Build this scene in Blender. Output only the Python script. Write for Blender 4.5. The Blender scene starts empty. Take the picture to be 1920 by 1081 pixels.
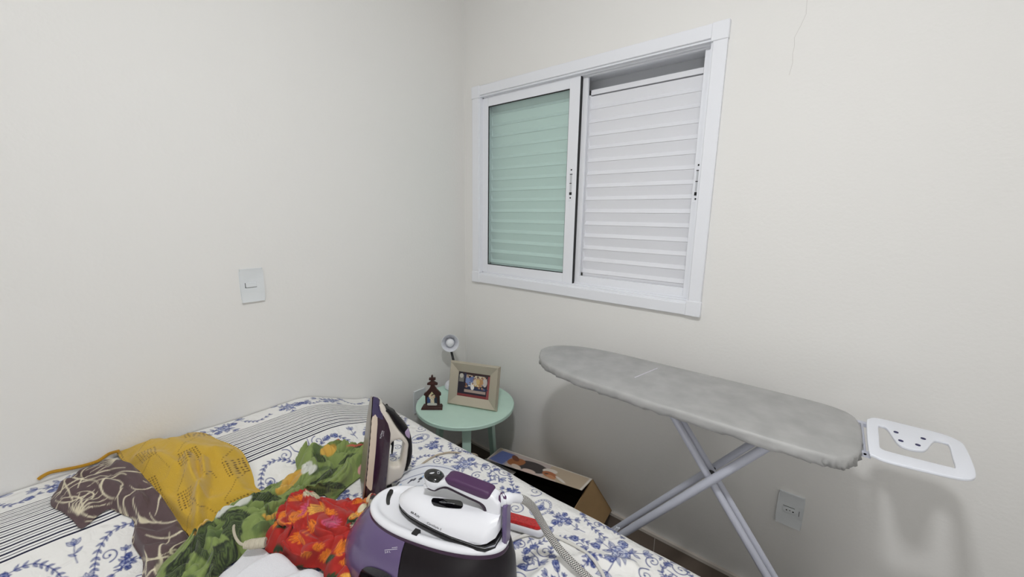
import bpy, bmesh, math, random
import numpy as np
from mathutils import Vector, Matrix, noise as mnoise
from mathutils.bvhtree import BVHTree
PI = math.pi
COL = bpy.context.scene.collection
random.seed(7); RNG = np.random.default_rng(7)

# ------------------------------------------------------------------ camera (14 mm lens held about 1.46 m above the floor)
YAW, PITCH, ROLL, FPX = 6.82761374e-01, -1.79445030e-01, 1.60705757e-02, 741.538
CAM = np.array([-1.6, -1.6558, 1.46])
_cy, _sy, _cp, _sp = math.cos(YAW), math.sin(YAW), math.cos(PITCH), math.sin(PITCH)
FW = np.array([_cy*_cp, _sy*_cp, _sp]); _r = np.array([_sy, -_cy, 0.0]); _u = np.cross(_r, FW)
RT = math.cos(ROLL)*_r + math.sin(ROLL)*_u; UP = -math.sin(ROLL)*_r + math.cos(ROLL)*_u
def ray(px, py): return RT*((px-960)/FPX) - UP*((py-540.5)/FPX) + FW
def onX(px, py, v): d = ray(px, py); return CAM + d*((v-CAM[0])/d[0])
def onY(px, py, v): d = ray(px, py); return CAM + d*((v-CAM[1])/d[1])
def onZ(px, py, v): d = ray(px, py); return CAM + d*((v-CAM[2])/d[2])
def onP(px, py, p0, n): d = ray(px, py); return CAM + d*(((np.array(p0)-CAM)@n)/(d@n))

# ------------------------------------------------------------------ materials
def srgb(r, g, b):
    f = lambda c: (c/255/12.92) if c/255 <= .04045 else ((c/255+.055)/1.055)**2.4
    return (f(r), f(g), f(b), 1.0)
MATS = {}
def mat(name, col, rough=.5, metal=0.0, coat=0.0, bump=0.0, bscale=200.0, var=0.0, vscale=8.0, spec=.5, emit=0, sheen=0.0, vcol=None):
    if name in MATS: return MATS[name]
    m = bpy.data.materials.new(name); m.use_nodes = True
    nt = m.node_tree; b = nt.nodes['Principled BSDF']
    b.inputs['Base Color'].default_value = col; b.inputs['Roughness'].default_value = rough
    b.inputs['Metallic'].default_value = metal; b.inputs['Coat Weight'].default_value = coat
    b.inputs['Specular IOR Level'].default_value = spec; b.inputs['Sheen Weight'].default_value = sheen
    if emit:
        b.inputs['Emission Color'].default_value = col; b.inputs['Emission Strength'].default_value = emit
    tc = nt.nodes.new('ShaderNodeTexCoord')
    src = None
    if vcol:
        a = nt.nodes.new('ShaderNodeVertexColor'); a.layer_name = vcol; src = a.outputs['Color']
        nt.links.new(src, b.inputs['Base Color'])
    if var:
        n = nt.nodes.new('ShaderNodeTexNoise'); n.inputs['Scale'].default_value = vscale; n.inputs['Detail'].default_value = 6
        nt.links.new(tc.outputs['Object'], n.inputs['Vector'])
        mx = nt.nodes.new('ShaderNodeMix'); mx.data_type = 'RGBA'; mx.blend_type = 'MULTIPLY'; mx.inputs[0].default_value = 1
        if src: nt.links.new(src, mx.inputs[6])
        else: mx.inputs[6].default_value = col
        mr = nt.nodes.new('ShaderNodeMapRange'); mr.inputs['To Min'].default_value = 1-var; mr.inputs['To Max'].default_value = 1+var*.3
        mr.inputs['From Min'].default_value = .3; mr.inputs['From Max'].default_value = .7
        nt.links.new(n.outputs['Fac'], mr.inputs['Value']); nt.links.new(mr.outputs[0], mx.inputs[7])
        nt.links.new(mx.outputs[2], b.inputs['Base Color'])
    if bump:
        n = nt.nodes.new('ShaderNodeTexNoise'); n.inputs['Scale'].default_value = bscale; n.inputs['Detail'].default_value = 3
        nt.links.new(tc.outputs['Object'], n.inputs['Vector'])
        bp = nt.nodes.new('ShaderNodeBump'); bp.inputs['Strength'].default_value = bump; bp.inputs['Distance'].default_value = .002
        nt.links.new(n.outputs['Fac'], bp.inputs['Height']); nt.links.new(bp.outputs[0], b.inputs['Normal'])
    MATS[name] = m; return m

M_wall = mat('wall_paint', srgb(236, 235, 232), .85, bump=.25, bscale=90, spec=.25)
M_ceil = mat('ceiling_paint', srgb(242, 242, 240), .9, spec=.2)
M_floor = mat('floor_tile', srgb(84, 74, 66), .35, var=.15, vscale=3)
M_base = mat('skirting_tile', srgb(134, 121, 110), .45, var=.1, vscale=6)
M_ledge = mat('skirting_pale', srgb(214, 206, 197), .8)
M_alu = mat('white_aluminium', srgb(238, 240, 245), .5, spec=.35)
M_slat = mat('white_shutter', srgb(243, 243, 247), .45)
M_gasket = mat('black_gasket', srgb(14, 14, 15), .6)
M_hole = mat('dark_slot', srgb(10, 10, 10), .8)
M_plate = mat('switch_plastic', srgb(226, 230, 232), .35)
M_mint = mat('mint_paint', srgb(196, 226, 212), .45, var=.06, vscale=12, bump=.1, bscale=60)
M_shadewhite = mat('lamp_white', srgb(236, 238, 244), .35)
M_bulb = mat('bulb_glass', srgb(240, 242, 246), .25)
M_black = mat('black_plastic', srgb(12, 11, 14), .35)
M_blackgloss = mat('black_gloss', srgb(8, 8, 10), .08, coat=.6)
M_wood = mat('dark_wood', srgb(62, 28, 22), .45, var=.3, vscale=30)
M_pewter = mat('champagne_frame', srgb(196, 188, 170), .35, metal=.55, bump=.12, bscale=250)
M_cream = mat('iron_cream', srgb(226, 219, 207), .3, coat=.3)
M_beige = mat('iron_beige', srgb(214, 198, 180), .35)
M_aub = mat('aubergine_plastic', srgb(52, 26, 44), .22, coat=.5)
M_nose = mat('blue_purple_plastic', srgb(56, 46, 84), .3, coat=.3)
M_steel = mat('sole_steel', srgb(176, 172, 164), .38, metal=.8)
M_chrome = mat('chrome', srgb(205, 205, 205), .18, metal=1.0)
M_bwhite = mat('station_white', srgb(236, 237, 242), .22, coat=.4)
M_bgrey = mat('station_grey', srgb(200, 202, 206), .35)
M_tank = mat('tank_purple', srgb(98, 82, 122), .25, coat=.3)
M_body = mat('station_aubergine', srgb(16, 8, 14), .35, spec=.3)
M_grip = mat('grip_purple', srgb(74, 40, 80), .5)
M_under = mat('grip_dark', srgb(42, 22, 42), .4)
M_lilac = mat('lilac_button', srgb(176, 158, 188), .4)
M_ink = mat('printed_ink', srgb(28, 28, 34), .5)
M_print = mat('white_print', srgb(225, 222, 230), .5)
M_redfelt = mat('red_felt', srgb(196, 26, 26), .95, bump=.9, bscale=500, var=.35, vscale=160, sheen=.4)
M_cord = mat('cord_white', srgb(222, 220, 214), .5)
M_plug = mat('plug_beige', srgb(196, 188, 168), .7, bump=.4, bscale=300)
M_kraft = mat('kraft_card', srgb(172, 140, 98), .8, var=.12, vscale=10)
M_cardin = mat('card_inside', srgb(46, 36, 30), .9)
M_cardw = mat('card_white', srgb(205, 203, 198), .75)
M_tube = mat('leg_enamel', srgb(196, 199, 212), .35)
M_cover = mat('board_cover', srgb(180, 180, 179), .6, metal=.2, bump=.35, bscale=35, var=.16, vscale=14)
M_rest = mat('rest_white', srgb(235, 238, 246), .35)
M_dot = mat('rivet_navy', srgb(34, 32, 84), .5)
M_mattress = mat('mattress_ticking', srgb(215, 212, 205), .9)
M_vc = mat('painted_print', (1, 1, 1, 1), .55, vcol='Col')
M_cloth = mat('printed_cloth', (1, 1, 1, 1), .85, vcol='Col', bump=.3, bscale=420, sheen=.15)
M_knit = mat('knitted_cloth', (1, 1, 1, 1), .95, vcol='Col', bump=.8, bscale=330, sheen=.3)
M_terry = mat('terry_cloth', srgb(236, 237, 242), .95, bump=1.0, bscale=330, sheen=.4)
M_terryv = mat('terry_striped', (1, 1, 1, 1), .95, bump=.8, bscale=330, vcol='Col', sheen=.3)
M_yarn = mat('mustard_yarn', srgb(190, 142, 42), .95, bump=.8, bscale=400)

def glass_mat(name, tint, gloss=.08):
    m = bpy.data.materials.new(name); m.use_nodes = True; nt = m.node_tree
    for n in list(nt.nodes): nt.nodes.remove(n)
    o = nt.nodes.new('ShaderNodeOutputMaterial'); t = nt.nodes.new('ShaderNodeBsdfTransparent'); t.inputs[0].default_value = tint
    g = nt.nodes.new('ShaderNodeBsdfGlossy'); g.inputs['Roughness'].default_value = .03
    d = nt.nodes.new('ShaderNodeBsdfDiffuse'); d.inputs[0].default_value = tint
    fr = nt.nodes.new('ShaderNodeFresnel'); fr.inputs[0].default_value = 1.45
    m1 = nt.nodes.new('ShaderNodeMixShader'); m1.inputs[0].default_value = gloss
    nt.links.new(t.outputs[0], m1.inputs[1]); nt.links.new(d.outputs[0], m1.inputs[2])
    geo = nt.nodes.new('ShaderNodeNewGeometry'); ml = nt.nodes.new('ShaderNodeMath'); ml.operation = 'MULTIPLY'; iv = nt.nodes.new('ShaderNodeMath'); iv.operation = 'SUBTRACT'; iv.inputs[0].default_value = 1
    nt.links.new(geo.outputs['Backfacing'], iv.inputs[1]); nt.links.new(fr.outputs[0], ml.inputs[0]); nt.links.new(iv.outputs[0], ml.inputs[1])
    m2 = nt.nodes.new('ShaderNodeMixShader'); nt.links.new(ml.outputs[0], m2.inputs[0])
    nt.links.new(m1.outputs[0], m2.inputs[1]); nt.links.new(g.outputs[0], m2.inputs[2]); nt.links.new(m2.outputs[0], o.inputs[0])
    return m
M_green = glass_mat('green_glass', (.885, .952, .925, 1), .03)
M_clear = glass_mat('clear_glass', (.985, .988, .99, 1), .0)

# ------------------------------------------------------------------ object helpers
WM = {}
def tag(o, label=None, cat=None, group=None, kind=None):
    if label: o['label'] = label
    if cat: o['category'] = cat
    if group: o['group'] = group
    if kind: o['kind'] = kind
    return o
def thing(name, label, cat, loc=(0, 0, 0), rotz=0, M=None, group=None, kind=None):
    o = bpy.data.objects.new(name, None); COL.objects.link(o); o.empty_display_size = .05
    Mx = M if M is not None else Matrix.Translation(Vector(loc)) @ Matrix.Rotation(rotz, 4, 'Z')
    o.matrix_world = Mx; WM[o.name] = Mx.copy()
    return tag(o, label, cat, group, kind)
def link(name, me, material, parent=None, smooth=True, local=False, angle=40):
    o = bpy.data.objects.new(name, me); COL.objects.link(o)
    if material is not None: me.materials.append(material)
    if parent is not None:
        P = WM[parent.name]
        if not local: me.transform(P.inverted())
        o.parent = parent; WM[o.name] = P
    else: WM[o.name] = Matrix.Identity(4)
    if smooth:
        for p in me.polygons: p.use_smooth = True
        try: me.set_sharp_from_angle(angle=math.radians(angle))
        except Exception: pass
    me.update(); return o
def mesh(verts, faces):
    me = bpy.data.meshes.new('m'); me.from_pydata([tuple(map(float, v)) for v in verts], [], faces); me.validate(); me.update(); return me
class MB:
    def __init__(s): s.v = []; s.f = []
    def add(s, v, f):
        n = len(s.v); s.v += [tuple(map(float, p)) for p in v]; s.f += [tuple(i+n for i in q) for q in f]; return s
    def hexa(s, c):   # 8 corners, bottom loop then top loop
        return s.add(c, [(0,3,2,1),(4,5,6,7),(0,1,5,4),(1,2,6,5),(2,3,7,6),(3,0,4,7)])
    def box(s, x0, y0, z0, x1, y1, z1):
        return s.hexa([(x0,y0,z0),(x1,y0,z0),(x1,y1,z0),(x0,y1,z0),(x0,y0,z1),(x1,y0,z1),(x1,y1,z1),(x0,y1,z1)])
    def loft(s, rings, cap0=True, cap1=True, closed=True):
        n = len(rings[0]); v = [p for r in rings for p in r]; f = []
        for i in range(len(rings)-1):
            for j in range(n if closed else n-1):
                a = i*n+j; b = i*n+(j+1) % n; f.append((a, b, b+n, a+n))
        if cap0: f.append(tuple(range(n-1, -1, -1)))
        if cap1: f.append(tuple((len(rings)-1)*n+j for j in range(n)))
        return s.add(v, f)
    def tube(s, pts, r, seg=12, cap=True, rr=None):
        P = [Vector(p) for p in pts]; rings = []; up = None
        for i, p in enumerate(P):
            t = (P[min(i+1, len(P)-1)]-P[max(i-1, 0)]).normalized()
            if up is None:
                up = Vector((0, 0, 1)) if abs(t.z) < .9 else Vector((1, 0, 0))
            a = t.cross(up).normalized(); b = a.cross(t).normalized(); up = b
            ra = rr[i] if rr else r
            rings.append([p+(a*math.cos(2*PI*k/seg)+b*math.sin(2*PI*k/seg))*ra for k in range(seg)])
        return s.loft(rings, cap, cap)
    def build(s, name, m, parent=None, smooth=True, local=False, bevel=0, seg=2, angle=40):
        me = mesh(s.v, s.f)
        bm = bmesh.new(); bm.from_mesh(me); bmesh.ops.recalc_face_normals(bm, faces=bm.faces); bm.to_mesh(me); bm.free()
        o = link(name, me, m, parent, smooth, local, angle)
        if bevel:
            b = o.modifiers.new('bevel', 'BEVEL'); b.width = bevel; b.segments = seg; b.limit_method = 'ANGLE'; b.angle_limit = math.radians(35)
        return o
def catmull(P, n=8):
    P = [Vector(p) for p in P]; out = []
    for i in range(len(P)-1):
        p0 = P[max(i-1, 0)]; p1 = P[i]; p2 = P[i+1]; p3 = P[min(i+2, len(P)-1)]
        for k in range(n):
            t = k/n; out.append(.5*((2*p1)+(p2-p0)*t+(2*p0-5*p1+4*p2-p3)*t*t+(3*p1-p0-3*p2+p3)*t**3))
    out.append(P[-1]); return out
def closed_smooth(P, n=6):
    P = [Vector(p) for p in P]; out = []; N = len(P)
    for i in range(N):
        p0, p1, p2, p3 = P[i-1], P[i], P[(i+1) % N], P[(i+2) % N]
        for k in range(n):
            t = k/n; out.append(.5*((2*p1)+(p2-p0)*t+(2*p0-5*p1+4*p2-p3)*t*t+(3*p1-p0-3*p2+p3)*t**3))
    return out
def curve_mesh(loops, extrude, bevel, M=Matrix.Identity(4), res=3):
    """filled 2-D outline(s) (holes allowed) extruded along local z, then placed with M"""
    cu = bpy.data.curves.new('c', 'CURVE'); cu.dimensions = '2D'; cu.fill_mode = 'BOTH'; cu.extrude = max(extrude-bevel, 0); cu.bevel_depth = bevel; cu.bevel_resolution = res
    cu.offset = -bevel
    for L in loops:
        sp = cu.splines.new('POLY'); sp.points.add(len(L)-1); sp.use_cyclic_u = True
        for p, q in zip(sp.points, L): p.co = (q[0], q[1], 0, 1)
    o = bpy.data.objects.new('c', cu); COL.objects.link(o)
    dg = bpy.context.evaluated_depsgraph_get(); dg.update()
    me = bpy.data.meshes.new_from_object(o.evaluated_get(dg)); bpy.data.objects.remove(o); me.transform(M)
    bm = bmesh.new(); bm.from_mesh(me); bmesh.ops.remove_doubles(bm, verts=bm.verts, dist=1e-5); bm.to_mesh(me); bm.free()
    me.materials.clear(); return me
def text_verts(txt, size, thin=0.0):
    cu = bpy.data.curves.new('t', 'FONT'); cu.body = txt; cu.size = size; cu.resolution_u = 3; cu.offset = thin
    o = bpy.data.objects.new('t', cu); COL.objects.link(o)
    dg = bpy.context.evaluated_depsgraph_get(); dg.update()
    me = bpy.data.meshes.new_from_object(o.evaluated_get(dg)); bpy.data.objects.remove(o); me.materials.clear()
    return me
XZ = Matrix(((1,0,0,0),(0,0,-1,0),(0,1,0,0),(0,0,0,1)))      # 2-D (x, y) -> (x, 0, z), extruded along y

# ------------------------------------------------------------------ numpy noise and painter
def _h(ix, iy, seed):
    n = (ix.astype(np.int64)*374761393 + iy.astype(np.int64)*668265263 + seed*1442695041) & 0x7fffffff
    n = (n ^ (n >> 13))*1274126177 & 0x7fffffff
    return ((n ^ (n >> 16)) & 0xffff)/65535.0
def vnoise(x, y, seed=0):
    ix = np.floor(x); iy = np.floor(y); fx = x-ix; fy = y-iy
    fx = fx*fx*fx*(fx*(fx*6-15)+10); fy = fy*fy*fy*(fy*(fy*6-15)+10)
    a = _h(ix, iy, seed); b = _h(ix+1, iy, seed); c = _h(ix, iy+1, seed); d = _h(ix+1, iy+1, seed)
    return (a*(1-fx)+b*fx)*(1-fy)+(c*(1-fx)+d*fx)*fy
def fbm(x, y, seed=0, o=3):
    s = 0; a = 1; t = 0
    for k in range(o): s = s+a*vnoise(x*2**k, y*2**k, seed+k*17); t += a; a *= .5
    return s/t
def sstep(a, b, x): t = np.clip((x-a)/(b-a), 0, 1); return t*t*(3-2*t)
class Canvas:
    def __init__(s, x0, y0, x1, y1, res, bg):
        s.x0, s.y0, s.res = x0, y0, res; s.w = int((x1-x0)/res)+2; s.h = int((y1-y0)/res)+2
        s.a = np.empty((s.h, s.w, 3), np.float32); s.a[:] = bg[:3]
    def dab(s, x, y, r, col, al=1.0):
        cx = (x-s.x0)/s.res; cy = (y-s.y0)/s.res; R = r/s.res
        i0 = max(int(cx-R-1), 0); i1 = min(int(cx+R+2), s.w); j0 = max(int(cy-R-1), 0); j1 = min(int(cy+R+2), s.h)
        if i0 >= i1 or j0 >= j1: return
        yy, xx = np.mgrid[j0:j1, i0:i1]
        m = np.clip(R+.5-np.hypot(xx-cx, yy-cy), 0, 1)[..., None]*al
        s.a[j0:j1, i0:i1] = s.a[j0:j1, i0:i1]*(1-m)+np.array(col[:3], np.float32)*m
    def stroke(s, pts, w0, w1, col, al=1.0):
        for (ax, ay), (bx, by) in zip(pts[:-1], pts[1:]):
            pass
        P = np.array(pts, float); d = np.hypot(*(P[1:]-P[:-1]).T); L = d.sum()
        if L <= 0: return
        n = max(int(L/(max(min(w0, w1), s.res)*.7)), 2); cum = np.r_[0, np.cumsum(d)]
        for t in np.linspace(0, L, n):
            s.dab(np.interp(t, cum, P[:, 0]), np.interp(t, cum, P[:, 1]), (w0+(w1-w0)*t/L)/2, col, al)
    def ellipse(s, x, y, a, b, ang, col, al=1.0):
        cx = (x-s.x0)/s.res; cy = (y-s.y0)/s.res; A = a/s.res; B = b/s.res; R = max(A, B)
        i0 = max(int(cx-R-1), 0); i1 = min(int(cx+R+2), s.w); j0 = max(int(cy-R-1), 0); j1 = min(int(cy+R+2), s.h)
        if i0 >= i1 or j0 >= j1: return
        yy, xx = np.mgrid[j0:j1, i0:i1]; dx = xx-cx; dy = yy-cy; c, q = math.cos(ang), math.sin(ang)
        e = np.sqrt(((dx*c+dy*q)/A)**2+((-dx*q+dy*c)/B)**2)
        m = np.clip((1-e)*min(A, B)+.5, 0, 1)[..., None]*al
        s.a[j0:j1, i0:i1] = s.a[j0:j1, i0:i1]*(1-m)+np.array(col[:3], np.float32)*m
    def poly(s, P, col, al=1.0):
        P = [((x-s.x0)/s.res, (y-s.y0)/s.res) for x, y in P]
        i0 = max(int(min(p[0] for p in P)), 0); i1 = min(int(max(p[0] for p in P))+2, s.w)
        j0 = max(int(min(p[1] for p in P)), 0); j1 = min(int(max(p[1] for p in P))+2, s.h)
        if i0 >= i1 or j0 >= j1: return
        yy, xx = np.mgrid[j0:j1, i0:i1]; m = inpoly(xx, yy, P)[..., None]*al
        s.a[j0:j1, i0:i1] = s.a[j0:j1, i0:i1]*(1-m)+np.array(col[:3], np.float32)*m
    def sample(s, x, y):
        fx = np.clip((x-s.x0)/s.res, 0, s.w-1.001); fy = np.clip((y-s.y0)/s.res, 0, s.h-1.001)
        ix = fx.astype(int); iy = fy.astype(int); fx = (fx-ix)[..., None]; fy = (fy-iy)[..., None]; a = s.a
        return (a[iy, ix]*(1-fx)+a[iy, ix+1]*fx)*(1-fy)+(a[iy+1, ix]*(1-fx)+a[iy+1, ix+1]*fx)*fy
def inpoly(x, y, P):
    r = np.zeros(np.shape(x), bool); n = len(P)
    for i in range(n):
        x1, y1 = P[i]; x2, y2 = P[(i+1) % n]
        if y1 == y2: continue
        c = ((y1 > y) != (y2 > y)) & (x < (x2-x1)*(y-y1)/(y2-y1)+x1); r ^= c
    return r
def polydist(x, y, P, closed=True):
    """distance to a polyline and nearest point"""
    best = np.full(np.shape(x), 1e9); nx = np.zeros(np.shape(x)); ny = np.zeros(np.shape(x)); n = len(P)
    for i in range(n if closed else n-1):
        ax, ay = P[i]; bx, by = P[(i+1) % n]; dx, dy = bx-ax, by-ay; L = dx*dx+dy*dy+1e-12
        t = np.clip(((x-ax)*dx+(y-ay)*dy)/L, 0, 1); qx = ax+t*dx; qy = ay+t*dy; d = np.hypot(x-qx, y-qy)
        m = d < best; best = np.where(m, d, best); nx = np.where(m, qx, nx); ny = np.where(m, qy, ny)
    return best, nx, ny
def set_cols(me, cols):
    c = me.color_attributes.new('Col', 'FLOAT_COLOR', 'POINT'); a = np.ones((len(cols), 4), np.float32); a[:, :3] = cols
    c.data.foreach_set('color', a.ravel())
def grid_mesh(X, Y, Z, cols=None, mask=None):
    ny, nx = X.shape; V = np.stack([X, Y, Z], -1).reshape(-1, 3)
    idx = np.arange(nx*ny).reshape(ny, nx)
    q = np.stack([idx[:-1, :-1], idx[:-1, 1:], idx[1:, 1:], idx[1:, :-1]], -1).reshape(-1, 4)
    if mask is not None:
        mk = mask.ravel(); q = q[mk[q].all(1)]
        used = np.unique(q); rm = np.full(len(V), -1); rm[used] = np.arange(len(used)); q = rm[q]; V = V[used]
        if cols is not None: cols = cols.reshape(-1, 3)[used]
    me = bpy.data.meshes.new('g'); me.vertices.add(len(V)); me.vertices.foreach_set('co', V.astype(np.float32).ravel())
    me.loops.add(q.size); me.loops.foreach_set('vertex_index', q.astype(np.int32).ravel())
    me.polygons.add(len(q)); me.polygons.foreach_set('loop_start', np.arange(0, q.size, 4, dtype=np.int32))
    me.update(calc_edges=True); me.validate()
    if cols is not None: set_cols(me, cols.reshape(-1, 3))
    return me

# ================================================================== the room
RX, RY, RZ = -3.0, -3.1, 2.6
def struct(name, mb, m, **k): o = mb.build(name, m, smooth=False, **k); o['kind'] = 'structure'; return o
struct('floor', MB().box(RX, RY, -.05, 0, 0, 0), M_floor)
struct('ceiling', MB().box(RX-.1, RY-.1, RZ, .15, .12, RZ+.08), M_ceil)
struct('wall_back', MB().box(RX-.1, 0, -.05, .15, .12, RZ), M_wall)
DY0, DY1 = -2.75, -1.93                      # added, unseen doorway in the left wall, an opening for the fill light
struct('wall_left', MB().box(RX-.1, RY, -.05, RX, DY0, RZ).box(RX-.1, DY1, -.05, RX, 0, RZ).box(RX-.1, DY0, 2.1, RX, DY1, RZ), M_wall)
struct('wall_front', MB().box(RX-.1, RY-.1, -.05, .15, RY, RZ), M_wall)
struct('trim_added_door', MB().box(RX-.11, DY0-.06, 0, RX+.012, DY0, 2.16).box(RX-.11, DY1, 0, RX+.012, DY1+.06, 2.16).box(RX-.11, DY0, 2.1, RX+.012, DY1, 2.16), M_alu)  # frame around the added doorway
hl_ = bpy.data.lights.new('fill_light', 'AREA'); hl_.shape = 'RECTANGLE'; hl_.size = .8; hl_.size_y = 2.0; hl_.energy = 12; hl_.color = (1, .99, .975)  # added fill light, brightens the lower part of the room
ho = bpy.data.objects.new('fill_light', hl_); COL.objects.link(ho); ho.location = (RX-.06, (DY0+DY1)/2, 1.06); ho.rotation_euler = (PI/2, 0, -PI/2)
OY0, OY1, OZ0, OZ1 = -1.262, -.098, 1.118, 2.098     # hole in the right wall
w = MB().box(0, RY, -.05, .15, OY0, RZ).box(0, OY1, -.05, .15, 0, RZ).box(0, OY0, -.05, .15, OY1, OZ0).box(0, OY0, OZ1, .15, OY1, RZ)
wr = struct('wall_right', w, M_wall)
M_crack = mat('hairline_crack', srgb(214, 212, 208), .9)
cp = [(-1.493, 2.16), (-1.494, 2.123), (-1.496, 2.083), (-1.487, 2.055), (-1.474, 2.023), (-1.477, 1.998), (-1.475, 1.978), (-1.478, 1.95), (-1.473, 1.915)]
mb = MB()
for (a, b), (c, d) in zip(cp[:-1], cp[1:]):
    mb.hexa([(-.0004, a-.0007, b), (-.0004, a+.0007, b), (-.0001, a+.0007, b), (-.0001, a-.0007, b), (-.0004, c-.0007, d), (-.0004, c+.0007, d), (-.0001, c+.0007, d), (-.0001, c-.0007, d)])
mb.build('hairline_crack', M_crack, wr, smooth=False)
# skirting: dark tiles with a pale top edge
def skirting(side):
    mb = MB(); n = 6; L = 3.1 if side == 'right' else 3.0
    off = .243 if side == 'right' else .1
    xs = [0]; c = (1.198 % .6)
    k = c
    while k < L: xs.append(k); k += .6
    xs.append(L)
    for a, b in zip(xs[:-1], xs[1:]):
        a2, b2 = a+.0012, b-.0012
        if side == 'right': mb.box(-.011, -b2, 0, 0, -a2, .078)
        else: mb.box(-b2, -.011, 0, -a2, 0, .078)
    o = struct('baseboard_'+side, mb, M_base)
    led = MB().box(-.0105, -L, 0, -.001, 0, .0785).box(-.013, -L, .0785, 0, 0, .092) if side == 'right' else MB().box(-L, -.0105, 0, 0, -.001, .0785).box(-L, -.013, .0785, 0, 0, .092)
    led.build('pale_edge', M_ledge, o, smooth=False)
skirting('right'); skirting('back')

# ------------------------------------------------------------------ window
win = thing('window_1', None, None, (0, -.68, 1.6), kind='structure')
mb = MB(); A0, A1, B0, B1 = -1.287, -.075, 1.095, 2.122; T = .047
mb.box(-.016, A0+.03, B1-T, 0, A1-.03, B1).box(-.016, A0+.03, B0, 0, A1-.03, B0+T)
mb.box(-.016, A0, B0+.03, 0, A0+T, B1-.03).box(-.016, A1-T, B0+.03, 0, A1, B1-.03)
mb.build('casing', M_alu, win, bevel=.003)
for y, z in ((A0, B0), (A0, B1-.058), (A1-.052, B0), (A1-.052, B1-.058)):
    MB().box(-.019, y-.002, z-.001, 0, y+.054, z+.059).build('corner_cap', M_alu, win, bevel=.003)
mb = MB(); I0, I1, J0, J1 = A0+T, A1-T, B0+T, B1-T     # inner opening
for d0, d1, t in ((-.008, .012, .007), (.012, .12, .012)):
    mb.box(d0, I0-.02, J1-t, d1, I1+.02, OZ1).box(d0, I0-.02, OZ0, d1, I1+.02, J0+t).box(d0, OY0, J0, d1, I0+t, J1).box(d0, I1-t, J0, d1, OY1, J1)
mb.box(.027, I0, J0, .029, I1, J0+.02).box(.027, I0, J1-.016, .029, I1, J1)
mb.build('track_frame', M_alu, win, smooth=False)
def sash(name, y0, y1, z0, z1, x0, x1, wl, wr_, wt, wb, glass, gname):
    f = MB().box(x0, y0, z0, x1, y0+wr_, z1).box(x0, y1-wl, z0, x1, y1, z1).box(x0, y0+wr_, z1-wt, x1, y1-wl, z1).box(x0, y0+wr_, z0, x1, y1-wl, z0+wb)
    o = f.build(name, M_alu, win, bevel=.0015)
    xm = (x0+x1)/2
    MB().box(xm-.002, y0+wr_-.004, z0+wb-.004, xm+.002, y1-wl+.004, z1-wt+.004).build(gname, glass, o, smooth=False)
    g = MB(); t = .004
    a, b, c, d = y0+wr_, y1-wl, z0+wb, z1-wt
    g.box(x0+.002, a, c, xm-.002, a+t*.4, d).box(x0+.002, b-t, c, xm-.002, b, d).box(x0+.002, a, d-t, xm-.002, b, d).box(x0+.002, a, c, xm-.002, b, c+t)
    if name == 'sliding_sash': g.build('gasket', M_gasket, o, smooth=False)
    return o
s1 = sash('sliding_sash', -.710, -.128, 1.154, 2.063, .010, .026, .04, .053, .042, .044, M_green, 'green_pane')
s2 = sash('inner_sash', -1.236, -.70, 1.154, 2.063, .030, .046, .036, .03, .004, .038, M_clear, 'clear_pane')
MB().box(.012, -.7125, 1.154, .029, -.7102, 2.063).build('rubber_seal', M_gasket, win, smooth=False)
def latch(y, x, parent, z=1.612):
    L = closed_smooth([(y+a, z+b, 0) for a, b in ((-.011, -.065), (-.011, .065), (-.006, .075), (.006, .075), (.011, .065), (.011, -.065), (.006, -.075), (-.006, -.075))], 3)
    me = curve_mesh([[(p.x, p.y) for p in L]], .0012, .0006, Matrix(((0,0,1,x),(1,0,0,0),(0,1,0,0),(0,0,0,1))))
    o = link('latch', me, M_alu, parent)
    k = MB().box(x-.003, y-.005, z-.038, x, y+.005, z+.04); k.build('latch_slider', M_bgrey, o, bevel=.001)
    h = MB().box(x-.0034, y-.006, z-.05, x-.0005, y+.006, z-.038).box(x-.0032, y-.003, z+.058, x-.0005, y+.003, z+.064).box(x-.0032, y-.003, z-.066, x-.0005, y+.003, z-.06).box(x-.0034, y-.006, z+.04, x-.0005, y+.006, z+.043).box(x-.0036, y-.004, z+.0, x-.0005, y+.006, z+.003)
    h.build('latch_slot', M_hole, o, smooth=False)
latch(-.684, .010, s1); latch(-1.221, .030, s2, 1.60)
def shutter(y0, y1, zt, seed):
    pr = MB()
    z0, z1 = 1.16, zt
    pr.box(.056, y0, z0, .078, y0+.012, z1).box(.056, y1-.018, z0, .078, y1, z1).box(.056, y0, z0, .078, y1, 1.205).box(.056, y0, z1-.02, .078, y1, z1)
    o = pr.build('shutter_panel', M_slat, win, smooth=False)
    z = 1.205; p = .0556
    while z < z1-.03:
        prof = [(.058, z), (.0525, z+.001), (.0625, z+.0165), (.0645, z+.0175), (.0535, z+min(p, z1-.02-z)), (.066, z+p), (.070, z)]
        MB().loft([[(x, y0+.013, q) for x, q in prof], [(x, y1-.016, q) for x, q in prof]]).build('slat', M_slat, o, smooth=False)
        z += p
shutter(-.712, -.135, 2.055, 1); shutter(-1.232, -.722, 2.01, 2)
MB().box(.11, OY0, OZ0, .125, OY1, OZ1).build('outer_panel', M_bgrey, win, smooth=False)

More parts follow.
